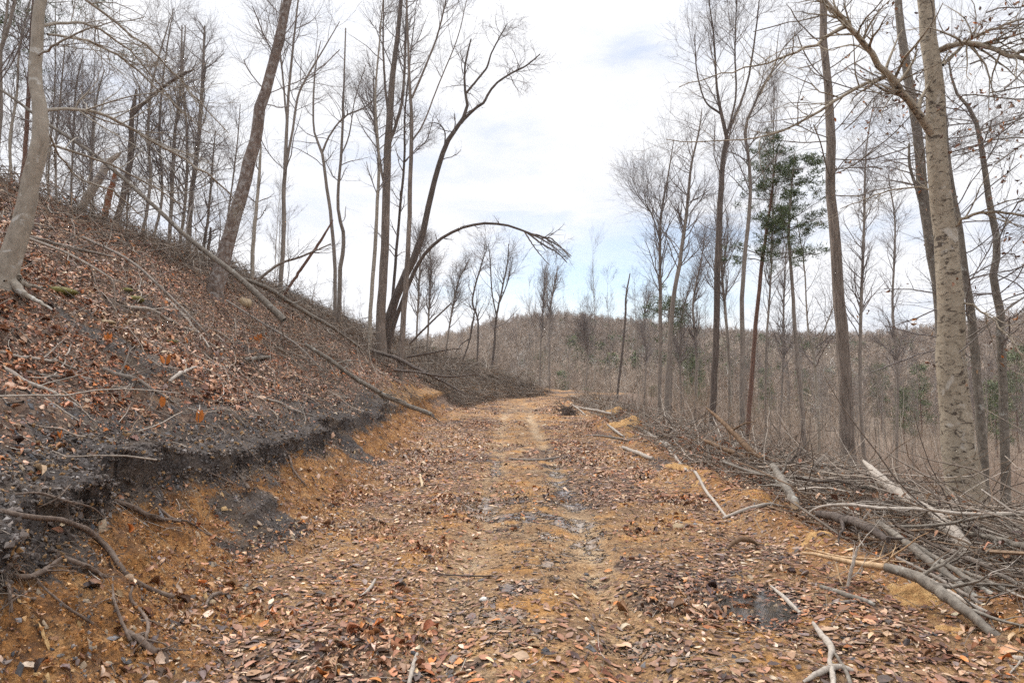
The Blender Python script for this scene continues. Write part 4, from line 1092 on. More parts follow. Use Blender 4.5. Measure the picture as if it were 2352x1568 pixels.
clods("clay_crumbs", "crumbs of orange clay and shale on the cut face of the bank", 40000, -.35, LIPT - .1, 26, .003, .014, [(.38, .18, .06), (.27, .125, .042), (.46, .28, .13), (.11, .07, .045), (.16, .14, .13)], [4, 3, 2, 2.2, .9], 1)

def sticks(name, lab, x, y, lift, ln, rad, cols, dirs=None, dirspread=.6, K=6, wig=.16, S=4, up=0.0, droop=0):
    n = len(x)
    z, nr = normals(x, y)
    if dirs is None: th = rs.uniform(0, 6.28, n)
    else: th = np.radians(dirs) + rs.normal(0, dirspread, n) + np.where(rs.uniform(size=n) < .5, 0, math.pi)
    d = np.stack([np.cos(th), np.sin(th), np.zeros(n)], 1)
    d = unit(d - nr * (d * nr).sum(1, keepdims=True) + nr * (rs.normal(0, .16, n) + up)[:, None])
    st = (ln / (K - 1))[:, None]
    P = np.zeros((n, K, 3)); P[:, 0] = np.stack([x, y, z + lift], 1) - d * (ln / 2)[:, None] * .9
    for k in range(1, K):
        d = unit(d + rs.normal(size=(n, 3)) * wig - np.array([0, 0, droop]))
        P[:, k] = P[:, k - 1] + d * st
    # nothing dives into the soil
    zz = height(P[..., 0].ravel(), P[..., 1].ravel()).reshape(n, K)
    P[..., 2] = np.maximum(P[..., 2], zz + rad[:, None] * .6)
    R = rad[:, None] * np.linspace(1, .4, K)
    v, f = tubes(P, R, S)
    o = link(name, mesh_np(name, v, f, S > 4, np.repeat(cols, K * S, 0)), M_stick)
    tag(o, lab, "brushwood", kind='stuff')
    return P
STC = np.array([(.25, .205, .165), (.165, .132, .105), (.35, .30, .25), (.085, .064, .050), (.20, .135, .088), (.50, .44, .37)])
def stick_cols(n, p=(3, 4, 2, 2, 2, .6)):
    p = np.array(p) / np.sum(p)
    return STC[rs.choice(6, n, p=p)] * rs.uniform(.75, 1.2, (n, 1))

# fine twigs over everything
x, y, t, d = scatter(24000, 2.4, 18, -11, 9, lambda x, y, t, d: np.where(t > LIPT, .65, np.where(t > -.1, .15, .22)), 1.2)
sticks("fallen_twigs", "thin fallen twigs lying among the leaves of the bank and track", x, y, rs.uniform(.004, .02, len(x)), rs.uniform(.06, .42, len(x)), rs.uniform(.001, .0035, len(x)), stick_cols(len(x)), K=5, S=3)
# brush on the hillside
def hill_brush_d(x, y, t, d):
    s = (t - LIPT) / np.maximum(np.interp(y, FY, FX) - LIPT - np.interp(y, CY, CX), 1)
    w = sst(.55, .95, s) * (1 - sst(1.02, 1.3, s)) * .8 + sst(9, 16, y) * sst(.05, .3, s) * (1 - sst(1.05, 1.2, s)) * (.12 + 1.1 * fbm(x * .5, y * .3, 3, 151).clip(-.1, 1)) + .06
    far = (y > 34) & (t > -.5)
    return np.where(far, .75, np.clip(w, 0, 1) * (t > LIPT + .1))
x, y, t, d = scatter(95000, 6, 56, -24, 6, hill_brush_d, 1.15)
n = len(x); print("hill brush", n)
sticks("hillside_brushwood", "tangle of grey bare branches lying over the upper bank", x, y, rs.uniform(.02, .40, n) * (.3 + y / 40), rs.uniform(.5, 2.3, n) * (.6 + y / 60), rs.uniform(.004, .012, n) * (.5 + y / 38), stick_cols(n, (3, 4, 1.5, 3, 3, .2)), dirs=-28, dirspread=.8, K=8, S=3, wig=.16)
x, y, t, d = scatter(1100, 3.5, 24, -14, 2, lambda x, y, t, d: (t > LIPT + .3) * .9, 1.25)
n = len(x)
sticks("hillside_sticks", "scattered pale grey sticks lying on the leafy bank", x, y, rs.uniform(.005, .05, n), rs.uniform(.3, 1.7, n), rs.uniform(.003, .011, n), stick_cols(n, (4, 2, 4, .5, 1, 1.5)), dirs=-32, dirspread=.7, K=9, S=5, wig=.13)
# logging slash along the right edge
def slash_d(x, y, t, d):
    return np.where((d > .35) & (d < 5.5), sst(.35, 1.1, d) * (1 - sst(2.4, 5.5, d)), 0) * (sst(3.0, 4.2, y) * .95 + .05) * (1 + 0 * y)
x, y, t, d = scatter(46000, 2.6, 46, 2.4, 22, slash_d, 1.5)
n = len(x); print("slash", n)
pile = .36 * np.exp(-((d - 2.0) / 1.1) ** 2) * (.55 + .7 * fbm(x * .6, y * .35, 3, 161)).clip(.15, 1.4)
sticks("brush_pile", "long heap of tangled cut branches along the right side of the track", x, y, rs.uniform(0, 1, n) * pile + .01, rs.uniform(.5, 2.6, n), rs.uniform(.002, .013, n) * rs.choice([.6, 1, 1, 1.5], n) * (.7 + y / 45), stick_cols(n, (4, 4, 2, 2.6, 2.4, .5)), dirs=-58, dirspread=.75, K=9, S=4, wig=.17)
def poles_d(x, y, t, d): return slash_d(x, y, t, d) * sst(.7, 1.2, d) * .9
x, y, t, d = scatter(1500, 2.8, 30, 2.8, 16, poles_d, 1.35)
n = len(x); pile = .33 * np.exp(-((d - 2.0) / 1.1) ** 2)
sticks("brush_pile_poles", "longer grey poles mixed into the heap of cut branches", x, y, rs.uniform(.3, 1.1, n) * pile + .02, rs.uniform(.9, 2.3, n), rs.uniform(.006, .016, n), stick_cols(n, (4, 2, 4, .6, .8, 1.2)), dirs=-57, dirspread=.38, K=9, S=6, wig=.11)
x, y, t, d = scatter(44000, 2.6, 30, 2.4, 16, slash_d, 1.6)
n = len(x); pile = .36 * np.exp(-((d - 1.9) / 1.1) ** 2)
sticks("brush_pile_twigs", "fine twigs caught in the heap of cut branches", x, y, rs.uniform(0, 1, n) * pile + .02, rs.uniform(.15, .8, n), rs.uniform(.0012, .0035, n) * (.8 + y / 20), stick_cols(n, (3, 3, 2, 2, 3, .4)), K=5, S=3, wig=.3)
# leaves caught in the brush
def caught(n, y0, y1, x0, x1, dens, name, lab, lift):
    x, y, t, d = scatter(n, y0, y1, x0, x1, dens, 1.3)
    z, nr = normals(x, y); nr = unit(rs.normal(size=nr.shape))
    pos = np.stack([x, y, z + rs.uniform(.02, lift, len(x))], 1)
    o = link(name, leaf_mesh(name, pos, nr, rs.uniform(.06, .11, len(x)) * (.8 + y / 40), leaf_cols(len(x), [1.5, 3, 3, .5, 2, 1, .6, 1]) * np.array([1, .9, .85]), False), M_leaf)
    tag(o, lab, "leaf litter", kind='stuff')
caught(16000, 2.8, 24, 2.4, 12, lambda *a: slash_d(*a) * .5, "caught_leaves", "withered leaves caught in the heap of cut branches", .4)
caught(14000, 7, 44, -22, 4, lambda *a: hill_brush_d(*a) * .7, "caught_leaves", "reddish withered leaves caught in the hillside brush", .35)

# rootlets hanging from the torn turf edge
def rootlets():
    n = 3800
    y = 3 + 22 * rs.uniform(0, 1, n) ** 1.5
    xf = np.interp(y, FY, FX); wob = .28 * fbm(y * .9 + 3, xf * .3, 3, 5) + .10 * fbm(y * 4, xf * 1.5, 3, 9)
    x = xf + wob - LIPT + .13 + rs.normal(0, .04, n)
    z = height(x, y) + rs.uniform(-.08, .10, n)
    P = np.zeros((n, 6, 3)); P[:, 0] = np.stack([x - .05, y, z], 1)
    d = unit(np.stack([rs.uniform(.2, 1, n), rs.normal(0, .5, n), rs.uniform(-.9, .1, n)], 1)); st = (rs.uniform(.04, .26, n) / 5)[:, None]
    for k in range(1, 6):
        d = unit(d + rs.normal(size=(n, 3)) * .25 - np.array([0, 0, .22])); P[:, k] = P[:, k - 1] + d * st
    zz = height(P[..., 0].ravel(), P[..., 1].ravel()).reshape(n, 6); P[..., 2] = np.maximum(P[..., 2], zz + .004)
    v, f = tubes(P, rs.uniform(.0008, .0028, n)[:, None] * np.linspace(1, .4, 6), 3)
    o = link("rootlets", mesh_np("rootlets", v, f, False, np.repeat(stick_cols(n, (2, 3, 1, 3, 3, .3)), 18, 0)), M_stick)
    tag(o, "fine torn roots hanging from the cut edge of the bank", "roots", kind='stuff')
rootlets()

# water lying in the shallow basins
mw, ntw, bw = newmat("muddy_water")
bw.inputs['Base Color'].default_value = (.06, .055, .05, 1); bw.inputs['Roughness'].default_value = .02
bw.inputs['Specular IOR Level'].default_value = .9; bw.inputs['Alpha'].default_value = .6
for (cx, cy, r, dz) in ((1.72, 4.72, .75, .030),):
    # the water level just below the rim
    ang = np.linspace(0, 2 * math.pi, 60, endpoint=False)
    lvl = gz(cx, cy) + dz
    rr = np.linspace(0, r, 14)[1:]
    V = [(cx, cy, lvl)] + [(cx + q * math.cos(a), cy + q * math.sin(a), lvl) for q in rr for a in ang]
    F = []
    for i in range(len(rr) - 1):
        for j in range(60):
            a0 = 1 + i * 60 + j; a1 = 1 + i * 60 + (j + 1) % 60
            F.append((a0, a0 + 60, a1 + 60, a1))
    V = np.array(V); F = np.array(F)
    zz = height(V[:, 0], V[:, 1])
    keep = (zz[F] < lvl + .006).any(1) & (np.hypot(V[F][..., 0].mean(1) - cx, V[F][..., 1].mean(1) - cy) < r * .95)
    F = F[keep]
    if len(F) == 0: continue
    ids, inv = np.unique(F, return_inverse=True)
    o = link("puddle", mesh_np("puddle", V[ids], inv.reshape(F.shape)), mw)
    tag(o, kind='structure')

# ================================================================== single logs, poles, roots, stones
def pole(name, label, px, mat, y=None, lift=.3, S=10, cat=None, group=None, cutend=None, twigs=0, K=22, wob=.06, sink=.25, side=(), follow=False):
    """px: (u,v,width). Depth from where the two ends meet the ground unless given."""
    n = len(px)
    if y is None:
        a = hit(px[0][0], px[0][1]); b = hit(px[-1][0], px[-1][1])
        y = (a.y, b.y)
    elif isinstance(y, (int, float)): y = (y, y)
    cum = np.concatenate([[0], np.cumsum([math.hypot(px[i + 1][0] - px[i][0], px[i + 1][1] - px[i][1]) for i in range(n - 1)])])
    rows = []
    if follow:
        px = [tuple(r) for r in spline(px, 16)]; n = len(px)
        hs = []
        for (u, v, w) in px:
            h = hit(u, v); hs.append(h.y if h is not None else hs[-1])
        hs = np.array(hs); hs = np.minimum(hs, np.median(hs) + 1.2)
        mn = np.array([hs[max(0, i - 1):i + 2].min() for i in range(n)])
        fy = np.array([mn[max(0, i - 1):i + 2].mean() for i in range(n)]) - .02
    cum = np.concatenate([[0], np.cumsum([math.hypot(px[i + 1][0] - px[i][0], px[i + 1][1] - px[i][1]) for i in range(n - 1)])])
    for i, (u, v, w) in enumerate(px):
        q = cum[i] / cum[-1]
        yy = 1 / ((1 - q) / y[0] + q / y[1])
        if follow: yy = fy[i] - w * fy[i] / FPX * .4
        p = pxat(u, v, yy); rows.append([p.x, p.y, p.z, max(w * (.74 if sink is None and not follow else 1) * yy / FPX / 2, .002)])
    Q = spline(rows, K); P, R = Q[:, :3].copy(), np.maximum(Q[:, 3], .0015)
    P[1:-1] += rs.normal(size=(K - 2, 3)) * R[1:-1, None] * .10
    if not twigs and sink is None and not follow: twigs = 4
    t_len = (.3, 1.0) if not follow else (.06, .26)
    if follow and cat == 'root': twigs = 7
    if sink is not None:
        g = height(P[:, 0], P[:, 1]); P[:, 2] = np.maximum(P[:, 2], g + R * (1 - 2 * sink))
    off = P[0].copy()
    v, f = tubes((P - off)[None], R[None], S, wob=wob)
    # close the ends
    me_v = list(map(tuple, v)); 
    ps = [(v, f)]
    for e, c in ((0, P[0] - off), (K - 1, P[-1] - off)):
        ring = v[e * S:(e + 1) * S]; inner = c + (ring - c) * .02
        i0 = np.arange(S); i1 = (i0 + 1) % S
        ps.append((np.vstack([ring, inner]), np.stack([i0, i1, i1 + S, i0 + S], 1) if e else np.stack([i1, i0, i0 + S, i1 + S], 1)))
    if side:
        pass
    if twigs:
        C2, R2 = spawn((P - off)[None], R[None], twigs, .15, .98, *t_len, 25, 65, .2 if not follow else -.5, 7, .18, .5, .0018)
        C3, R3 = spawn(C2, R2, twigs * 3, .2, .98, t_len[0] * .35, t_len[1] * .4, 25, 60, .1, 4, .14, .6, .0014)
        ps += [tubes(C2, R2, 4), tubes(C3, R3, 3)]
    v, f = merge(ps)
    me = mesh_np(name, v, f)
    if cutend is None:
        o = link(name, me, mat, None, off)
    else:
        o = bpy.data.objects.new(name, None); o.location = off; COL.objects.link(o); o.empty_display_size = .1
        link("log_body", me, mat, o)
        e = 0 if cutend == 0 else K - 1; k2 = 1 if e == 0 else K - 2
        dr = unit((P[e] - P[k2])[None])[0]
        vv, ff = tubes(np.array([[P[e] - off + dr * .001, P[e] - off + dr * .008]]), np.array([[R[e] * .93] * 2]), S)
        ring = vv[S:]; c = ring.mean(0); i0 = np.arange(S); i1 = (i0 + 1) % S
        vv2 = np.vstack([ring, c + (ring - c) * .02])
        v3, f3 = merge([(vv, ff), (vv2, np.stack([i0, i1, i1 + S, i0 + S], 1))])
        link("cut_end", mesh_np("cut_end", v3, f3, False), M_cut, o)
    tag(o, label, cat or name.split('_')[-1], group)
    return o

# --- right side
pole("fallen_log", "thick pale barkless log sloping down through the brush in front of the beech", [(1983, 1058, 8), (2020, 1095, 28), (2075, 1140, 34), (2140, 1180, 38), (2190, 1225, 40), (2235, 1275, 42)], M_bare, y=(8.3, 5.5), S=14, cat="log", sink=None)
pole("fallen_pole", "long grey pole running down right from the brush to the right edge", [(2018, 1198, 17), (2080, 1245, 22), (2140, 1293, 24), (2210, 1345, 24), (2280, 1405, 24), (2400, 1500, 26)], M_logbark, y=(6.1, 3.9), S=14, cat="log", cutend=0, sink=None)
pole("fallen_log", "snapped log with raw orange wood at its left end lying on the clay", [(2035, 1302, 26), (2100, 1322, 34), (2160, 1360, 36), (2215, 1400, 32), (2262, 1440, 28), (2310, 1468, 24), (2380, 1492, 22)], M_logbark, y=(4.75, 3.75), S=14, cat="log", sink=None)
pole("splintered_branch", "raw yellow split wood pointing left from the snapped log", [(1842, 1268, 6), (1890, 1276, 12), (1960, 1292, 17), (2040, 1303, 22)], M_rawwood, y=(5.4, 4.85), cat="branch", sink=None)
pole("splintered_branch", "thin upper splinter above the raw yellow split wood", [(1850, 1258, 4), (1930, 1278, 8), (2010, 1284, 6), (2080, 1290, 3)], M_rawwood, y=(5.4, 4.9), cat="branch", sink=None, S=6)
pole("branch", "short upright pale branch leaning on the raw split wood", [(1947, 1345, 9), (1955, 1310, 10), (1963, 1280, 9), (1970, 1254, 6)], M_bare, y=4.9, S=8, sink=None)
pole("branch", "thin pale pole lying on the right edge of the track pointing at the camera", [(1527, 1022, 7), (1560, 1062, 7), (1600, 1105, 7), (1640, 1150, 7), (1668, 1188, 6)], M_bare, S=8)
pole("fallen_pole", "long pale branch lying level across the brush below the beech", [(1855, 1180, 7), (1885, 1163, 8), (1940, 1158, 10), (2020, 1166, 11), (2120, 1170, 11), (2230, 1180, 11), (2380, 1176, 10)], M_bare, y=(6.6, 5.2), cat="branch", twigs=8, sink=None, S=8)
pole("fallen_pole", "second pale branch rising slightly right under the level one", [(2040, 1208, 8), (2110, 1208, 9), (2180, 1202, 10), (2250, 1188, 10), (2310, 1182, 9), (2400, 1186, 7)], M_logbark, y=(6.0, 4.9), cat="branch", twigs=8, sink=None, S=8)
pole("fallen_pole", "long straight brown pole on top of the brush right of the track", [(1660, 1060, 9), (1720, 1082, 11), (1790, 1094, 11), (1880, 1102, 10), (1980, 1118, 9), (2080, 1135, 6)], M_logbark, y=(9.5, 7.6), cat="branch", twigs=6, sink=None, S=8)
pole("split_plank", "brown splintered slab sticking up left out of the brush", [(1622, 936, 5), (1655, 965, 13), (1690, 1000, 17), (1725, 1035, 20), (1750, 1052, 12)], M_brownwood, y=(11.8, 10.4), cat="branch", sink=None, S=7)
pole("split_plank", "second dark splintered slab lying behind the sticking up slab", [(1615, 1010, 10), (1650, 1025, 14), (1700, 1045, 16), (1770, 1070, 16), (1810, 1088, 10)], M_brownwood, y=(12.2, 10.2), cat="branch", sink=None, S=7)
pole("branch", "dark branch sticking up right out of the brush heap", [(1800, 1075, 9), (1830, 1045, 8), (1856, 1015, 5)], M_dark, y=9.5, sink=None, S=8)
pole("branch", "pale branch stub sticking up right beside the dark one", [(1858, 1085, 8), (1880, 1060, 7), (1900, 1040, 6)], M_bare, y=9.2, sink=None, S=8)
pole("sawn_log", "short log with an oval pale sawn end facing the track", [(1826, 1160, 26), (1812, 1130, 25), (1795, 1100, 23), (1775, 1070, 20)], M_logbark, y=(6.9, 8.6), cutend=0, cat="log", S=16, sink=None)
pole("fallen_log", "dark rotten log lying in the brush right of the sawn end", [(1880, 1180, 22), (1930, 1190, 30), (1990, 1210, 28), (2040, 1240, 20)], M_dark, y=(6.8, 5.6), cat="log", S=14, sink=None)
for i, (px, yy, mt_, lab) in enumerate([
    ([(2100, 1250, 14), (2180, 1300, 16), (2270, 1360, 18), (2400, 1440, 18)], (5.6, 4.1), M_logbark, "grey pole along the upper side of the pole bundle at the right edge"),
    ([(2090, 1230, 12), (2200, 1270, 14), (2300, 1320, 15), (2400, 1370, 15)], (6.0, 4.6), M_grey, "dark pole above the pole bundle at the right edge"),
    ([(2120, 1320, 12), (2200, 1370, 14), (2290, 1420, 15), (2400, 1480, 15)], (4.9, 3.8), M_bare, "pale thin pole in the middle of the pole bundle"),
    ([(2180, 1300, 10), (2260, 1330, 12), (2400, 1400, 12)], (5.2, 4.2), M_logbark, "thin pole crossing high over the pole bundle"),
    ([(2060, 1280, 9), (2160, 1330, 11), (2260, 1390, 12), (2400, 1462, 12)], (5.2, 3.9), M_grey, "thin dark pole beneath the snapped log"),
    ([(2230, 1225, 14), (2300, 1240, 18), (2400, 1270, 20)], (5.6, 4.8), M_logbark, "stubby thick branch at the right edge below the beech"),
    ([(1885, 1350, 10), (1950, 1372, 13), (2010, 1392, 9)], None, M_logbark, "short barky stick lying left of the snapped log"),
    ([(1900, 1390, 5), (1960, 1392, 7), (2010, 1380, 4)], None, M_grey, "thin stick just below the short barky stick"),
    ([(2330, 1510, 18), (2400, 1525, 20)], (3.7, 3.5), M_bare, "broken pale log end at the lower right edge"),
    ([(2235, 1440, 10), (2300, 1500, 12), (2345, 1560, 13)], (4.2, 3.5), M_grey, "grey stick hanging down from the pole bundle to the corner")]):
    pole("fallen_pole", lab, px, mt_, y=yy, cat="branch", sink=None if yy else .25, group="poles lying along the right edge of the track")
# debris on the track, lower right
for px, mt_, lab in [
    ([(1770, 1345, 5), (1800, 1370, 9), (1838, 1408, 8)], M_bare, "slanting pale stick beside the puddle"),
    ([(1868, 1430, 8), (1890, 1460, 14), (1910, 1490, 15), (1905, 1515, 8)], M_bare, "chunky pale broken wood piece below the puddle"),
    ([(1845, 1565, 6), (1880, 1545, 13), (1925, 1530, 15), (1960, 1540, 10)], M_bare, "pale arched wood piece at the lower edge"),
    ([(1905, 1515, 10), (1912, 1545, 12), (1915, 1590, 12)], M_bare, "short upright pale stub under the arched piece"),
    ([(1918, 1500, 6), (1945, 1545, 9), (1960, 1590, 9)], M_logbark, "grey stick beside the pale stub at the lower edge"),
    ([(938, 1575, 9), (948, 1530, 11), (958, 1500, 7)], M_bare, "pale curved stick at the bottom centre"),
    ([(828, 1370, 4), (850, 1350, 8), (862, 1330, 6)], M_bare, "small forked pale stick in the leaves of the track"),
    ([(1170, 1052, 4), (1220, 1058, 6), (1285, 1050, 4)], M_grey, "thin stick lying crosswise in the middle of the track"),
    ([(1345, 1000, 3), (1400, 1003, 5), (1450, 1012, 4)], M_grey, "dark stick on the right half of the track farther off"),
    ([(1395, 975, 5), (1415, 990, 6), (1435, 1005, 3)], M_bare, "short pale stick by the clay heap"),
    ([(1000, 1318, 3), (1080, 1322, 4), (1140, 1322, 3)], M_dark, "straight dark twig lying across the track"),
    ([(1660, 1190, 6), (1700, 1175, 8), (1760, 1158, 8), (1800, 1162, 3)], M_bare, "curved pale stick at the track edge near the sawn log"),
    ([(964, 1090, 6), (968, 1105, 7), (970, 1120, 6)], M_cut, "small white wood chip on the track by the bank"),
    ([(1500, 1055, 9), (1470, 1042, 10), (1430, 1028, 8)], M_bare, "pale log piece lying under the brush edge")]:
    pole("broken_stick", lab, px, mt_, S=8, cat="stick", K=12, wob=.12, sink=.1, follow=True)
pole("fallen_log", "pale log lying along the right track edge beyond the clay heap", [(1465, 985, 8), (1500, 1005, 11), (1535, 1025, 12), (1550, 1040, 8)], M_bare, cat="log")
pole("fallen_log", "far pale log lying across the right edge of the distant track", [(1322, 935, 8), (1365, 942, 9), (1405, 950, 8)], M_bare, cat="log", y=(24, 22), sink=None, S=8)
pole("fallen_pole", "thin pale pole leaning on the far root stump", [(1316, 930, 4), (1330, 940, 5), (1345, 953, 4)], M_bare, cat="branch", y=(23, 21), sink=None, S=6)
pole("fallen_pole", "curved pale branch sticking up beside the far clay heap", [(1470, 965, 5), (1466, 945, 6), (1462, 930, 5)], M_bare, cat="branch", y=19, sink=None, S=6)
pole("fallen_pole", "very distant pale log at the far end of the track", [(1368, 918, 4), (1385, 922, 5), (1405, 928, 4)], M_bare, cat="branch", y=(38, 35), sink=None, S=6)

# --- left hillside
pole("fallen_pole", "long fallen sapling lying down the bank with a pale sawn end over the track", [(700, 790, 11), (760, 828, 13), (820, 870, 14), (880, 905, 14), (940, 932, 14), (990, 951, 14)], M_logbark, y=(13.5, 14.5), cat="log", cutend=1, twigs=14, sink=None)
pole("fallen_pole", "dark curved bough lying along the bank crest beyond the clump", [(850, 805, 10), (910, 822, 12), (960, 848, 11), (1010, 872, 8), (1070, 905, 4)], M_dark, cat="branch", twigs=14, y=(27, 24), sink=None)
pole("fallen_pole", "dark bough running level below the clump", [(905, 850, 8), (960, 855, 8), (1030, 865, 6), (1100, 858, 3)], M_dark, cat="branch", twigs=10, y=(25, 24), sink=None)
pole("fallen_pole", "thin dark bough rising right from the bank end", [(935, 820, 7), (980, 812, 6), (1030, 803, 4), (1060, 800, 3)], M_dark, cat="branch", y=(28, 27), sink=None, twigs=5)
for px, yy, mt_, tw, lab in [
    ([(0, 535, 12), (70, 545, 12), (160, 568, 11), (260, 590, 7)], (9.5, 11), M_grey, 8, "long grey bough crossing behind the foot of the curved pale trunk"),
    ([(60, 545, 8), (150, 580, 8), (240, 630, 6), (262, 655, 5), (262, 750, 3)], (9, 9.5), M_bare, 6, "pale crooked branch dropping straight down near the mossy rocks"),
    ([(190, 545, 9), (300, 600, 8), (400, 690, 7), (470, 760, 5)], (12, 10.5), M_grey, 10, "long thin branch sloping down right across the hillside"),
    ([(285, 705, 7), (350, 712, 8), (400, 745, 8), (450, 765, 6)], None, M_bare, 4, "pale bent branch lying right of the lower mossy rock"),
    ([(385, 690, 6), (380, 715, 9), (400, 735, 10), (445, 755, 8), (480, 800, 4)], None, M_bare, 3, "hooked pale branch in the middle of the hillside"),
    ([(390, 880, 8), (420, 868, 9), (450, 848, 6), (480, 852, 4)], None, M_bare, 0, "pale angled stick above the dark shale"),
    ([(0, 812, 8), (60, 822, 9), (130, 830, 7)], None, M_bare, 3, "pale straight branch at the left edge above the shale"),
    ([(0, 845, 10), (50, 872, 10), (120, 900, 9), (180, 935, 6)], None, M_bare, 6, "pale branch with curved shape sloping at the left edge"),
    ([(60, 855, 7), (150, 878, 8), (230, 888, 7), (300, 890, 4)], None, M_grey, 6, "long grey branch lying above the shale band"),
    ([(235, 850, 10), (290, 885, 10), (350, 905, 8), (400, 925, 5)], None, M_grey, 5, "thick grey branch sloping into the shale band"),
    ([(560, 900, 6), (640, 930, 7), (700, 955, 6), (760, 978, 4)], None, M_grey, 5, "thin grey branch near the torn turf edge"),
    ([(180, 500, 12), (230, 515, 14), (300, 545, 14), (370, 565, 12), (450, 590, 8)], (19, 20), M_dark, 4, "rotten log lying along the skyline of the bank"),
    ([(0, 465, 18), (40, 478, 18), (90, 500, 10)], (12, 13), M_dark, 2, "thick dark log lying at the top left skyline"),
    ([(560, 640, 10), (620, 665, 14), (690, 710, 14), (760, 750, 10), (830, 800, 6)], (20, 24), M_logbark, 6, "grey mottled log sloping down right along the crest"),
    ([(210, 575, 12), (240, 590, 14), (262, 600, 10)], (14, 14), M_dark, 0, "short dark log lump under the grey snag"),
    ([(150, 530, 7), (250, 560, 7), (350, 575, 5), (430, 560, 3)], (15, 16), M_grey, 8, "curving thin bough on the skyline right of the grey snag"),
    ([(520, 690, 6), (600, 740, 7), (680, 790, 6), (740, 850, 4)], (15, 14), M_grey, 12, "twiggy bough lying below the peeling leaning trunk"),
    ([(560, 830, 9), (590, 822, 10), (620, 820, 6)], None, M_logbark, 0, "short thick stick in the middle of the leafy slope")]:
    pole("fallen_branch", lab, px, mt_, y=yy, cat="branch", twigs=tw, sink=.2 if yy is None else None)
pole("dead_stub", "left of two dark upright stubs on the bank crest", [(466, 575, 8), (470, 545, 7), (473, 520, 5)], M_dark, y=21, cat="stub", sink=None)
pole("dead_stub", "right and darker of two upright stubs on the bank crest", [(476, 578, 9), (482, 548, 8), (484, 522, 6)], M_dark, y=21, cat="stub", sink=None)

# --- roots in the cut
for px, lab in [
    ([(0, 1172, 10), (60, 1185, 12), (150, 1197, 12), (215, 1228, 13), (255, 1270, 13), (290, 1320, 12), (330, 1345, 11), (370, 1362, 10), (400, 1370, 9)], "longest thick root curving down across the near clay face"),
    ([(262, 1148, 8), (300, 1162, 11), (335, 1180, 11), (365, 1190, 9), (415, 1197, 6)], "smooth root sticking out over the clay below the shale"),
    ([(360, 1160, 5), (395, 1190, 6), (430, 1196, 5), (470, 1222, 4), (550, 1255, 3)], "thin wavy root trailing right over the dark spill"),
    ([(120, 1262, 8), (160, 1285, 10), (200, 1300, 10), (245, 1325, 8)], "grey root ending beside the longest root"),
    ([(22, 1318, 9), (60, 1325, 13), (100, 1310, 12), (142, 1280, 8)], "thick hooked root at the left edge"),
    ([(14, 1318, 7), (22, 1360, 8), (27, 1405, 6)], "short straight root hanging down at the left edge"),
    ([(0, 1400, 4), (30, 1378, 5), (62, 1358, 3)], "thin pale root slanting at the left edge"),
    ([(85, 1335, 4), (125, 1370, 5), (170, 1405, 6), (215, 1432, 6)], "thin root running down right over the clay"),
    ([(258, 1340, 4), (262, 1375, 6), (275, 1415, 7), (290, 1450, 8), (300, 1470, 8)], "left upright root of the root ball at the foot of the bank"),
    ([(305, 1345, 5), (300, 1375, 7), (330, 1410, 8), (340, 1435, 8), (334, 1475, 7)], "right forked root of the root ball at the foot of the bank"),
    ([(290, 1450, 12), (325, 1470, 16), (350, 1492, 15), (375, 1500, 12), (385, 1522, 8)], "thick knobbly root lying at the foot of the bank"),
    ([(35, 1135, 5), (90, 1132, 6), (150, 1150, 6), (210, 1165, 5), (240, 1190, 3)], "pale yellowish root above the longest root"),
    ([(80, 1168, 3), (130, 1145, 3), (162, 1112, 3)], "thin white curved root above the clay"),
    ([(640, 1010, 3), (665, 1050, 5), (672, 1075, 5), (690, 1100, 4), (705, 1115, 2)], "pale branching root hanging over the middle clay face"),
    ([(545, 1088, 8), (560, 1105, 10), (572, 1122, 8)], "short pale root stub poking from the middle clay face"),
    ([(480, 1085, 3), (510, 1098, 5), (535, 1110, 3)], "thin pale root just left of the short stub")]:
    pole("root", lab, px, M_root, S=9, K=20, wob=.09, sink=None, cat="root", follow=True)
pole("root", "curved grey root piece lying among leaves at the foot of the bank", [(470, 1400, 6), (480, 1375, 8), (500, 1362, 9), (520, 1365, 5)], M_root, S=8, sink=.1, cat="root")
pole("root", "arched bark piece lying on the right half of the track", [(1668, 1262, 5), (1690, 1242, 11), (1715, 1238, 12), (1742, 1250, 5)], M_brownwood, S=9, sink=.3, cat="bark")

# --- rocks
def rock(label, u, v, w, mat, squash=.55, moss=None):
    h = hit(u, v)
    if h is None: return
    r = w * h.y / FPX / 2
    m = 14; k = 9
    th = np.linspace(0, 2 * math.pi, m, endpoint=False); ph = np.linspace(-.5 * math.pi, .5 * math.pi, k)
    TH, PH = np.meshgrid(th, ph)
    q = 1 + .28 * fbm(TH * 1.1 + u, PH * 1.7, 2, 5) + rs.uniform(-.06, .06, TH.shape)
    q[0] = q[0].mean(); q[-1] = q[-1].mean(); q[:, 0] = (q[:, 1] + q[:, -1]) / 2
    V = np.stack([np.cos(TH) * np.cos(PH) * r * q, np.sin(TH) * np.cos(PH) * r * .8 * q, np.sin(PH) * r * squash * q], -1)
    idx = np.arange(m * k).reshape(k, m); nx = np.roll(idx, -1, 1)
    F = np.stack([idx[:-1], nx[:-1], nx[1:], idx[1:]], -1).reshape(-1, 4)
    o = link("rock", mesh_np("rock", V.reshape(-1, 3), F, True), mat, None, (h.x, h.y, h.z + r * squash * .2))
    tag(o, label, "rock")
M_moss = bark("mossy_rock", (.05, .045, .02), (.13, .115, .03), (.20, .16, .05), 1, 14, .02)
M_rock = bark("buff_stone", (.20, .14, .08), (.34, .25, .15), (.45, .36, .25), 1, 10, .02)
M_white = bark("white_stone", (.40, .38, .35), (.58, .55, .50), (.70, .67, .62), 1, 10, .01)
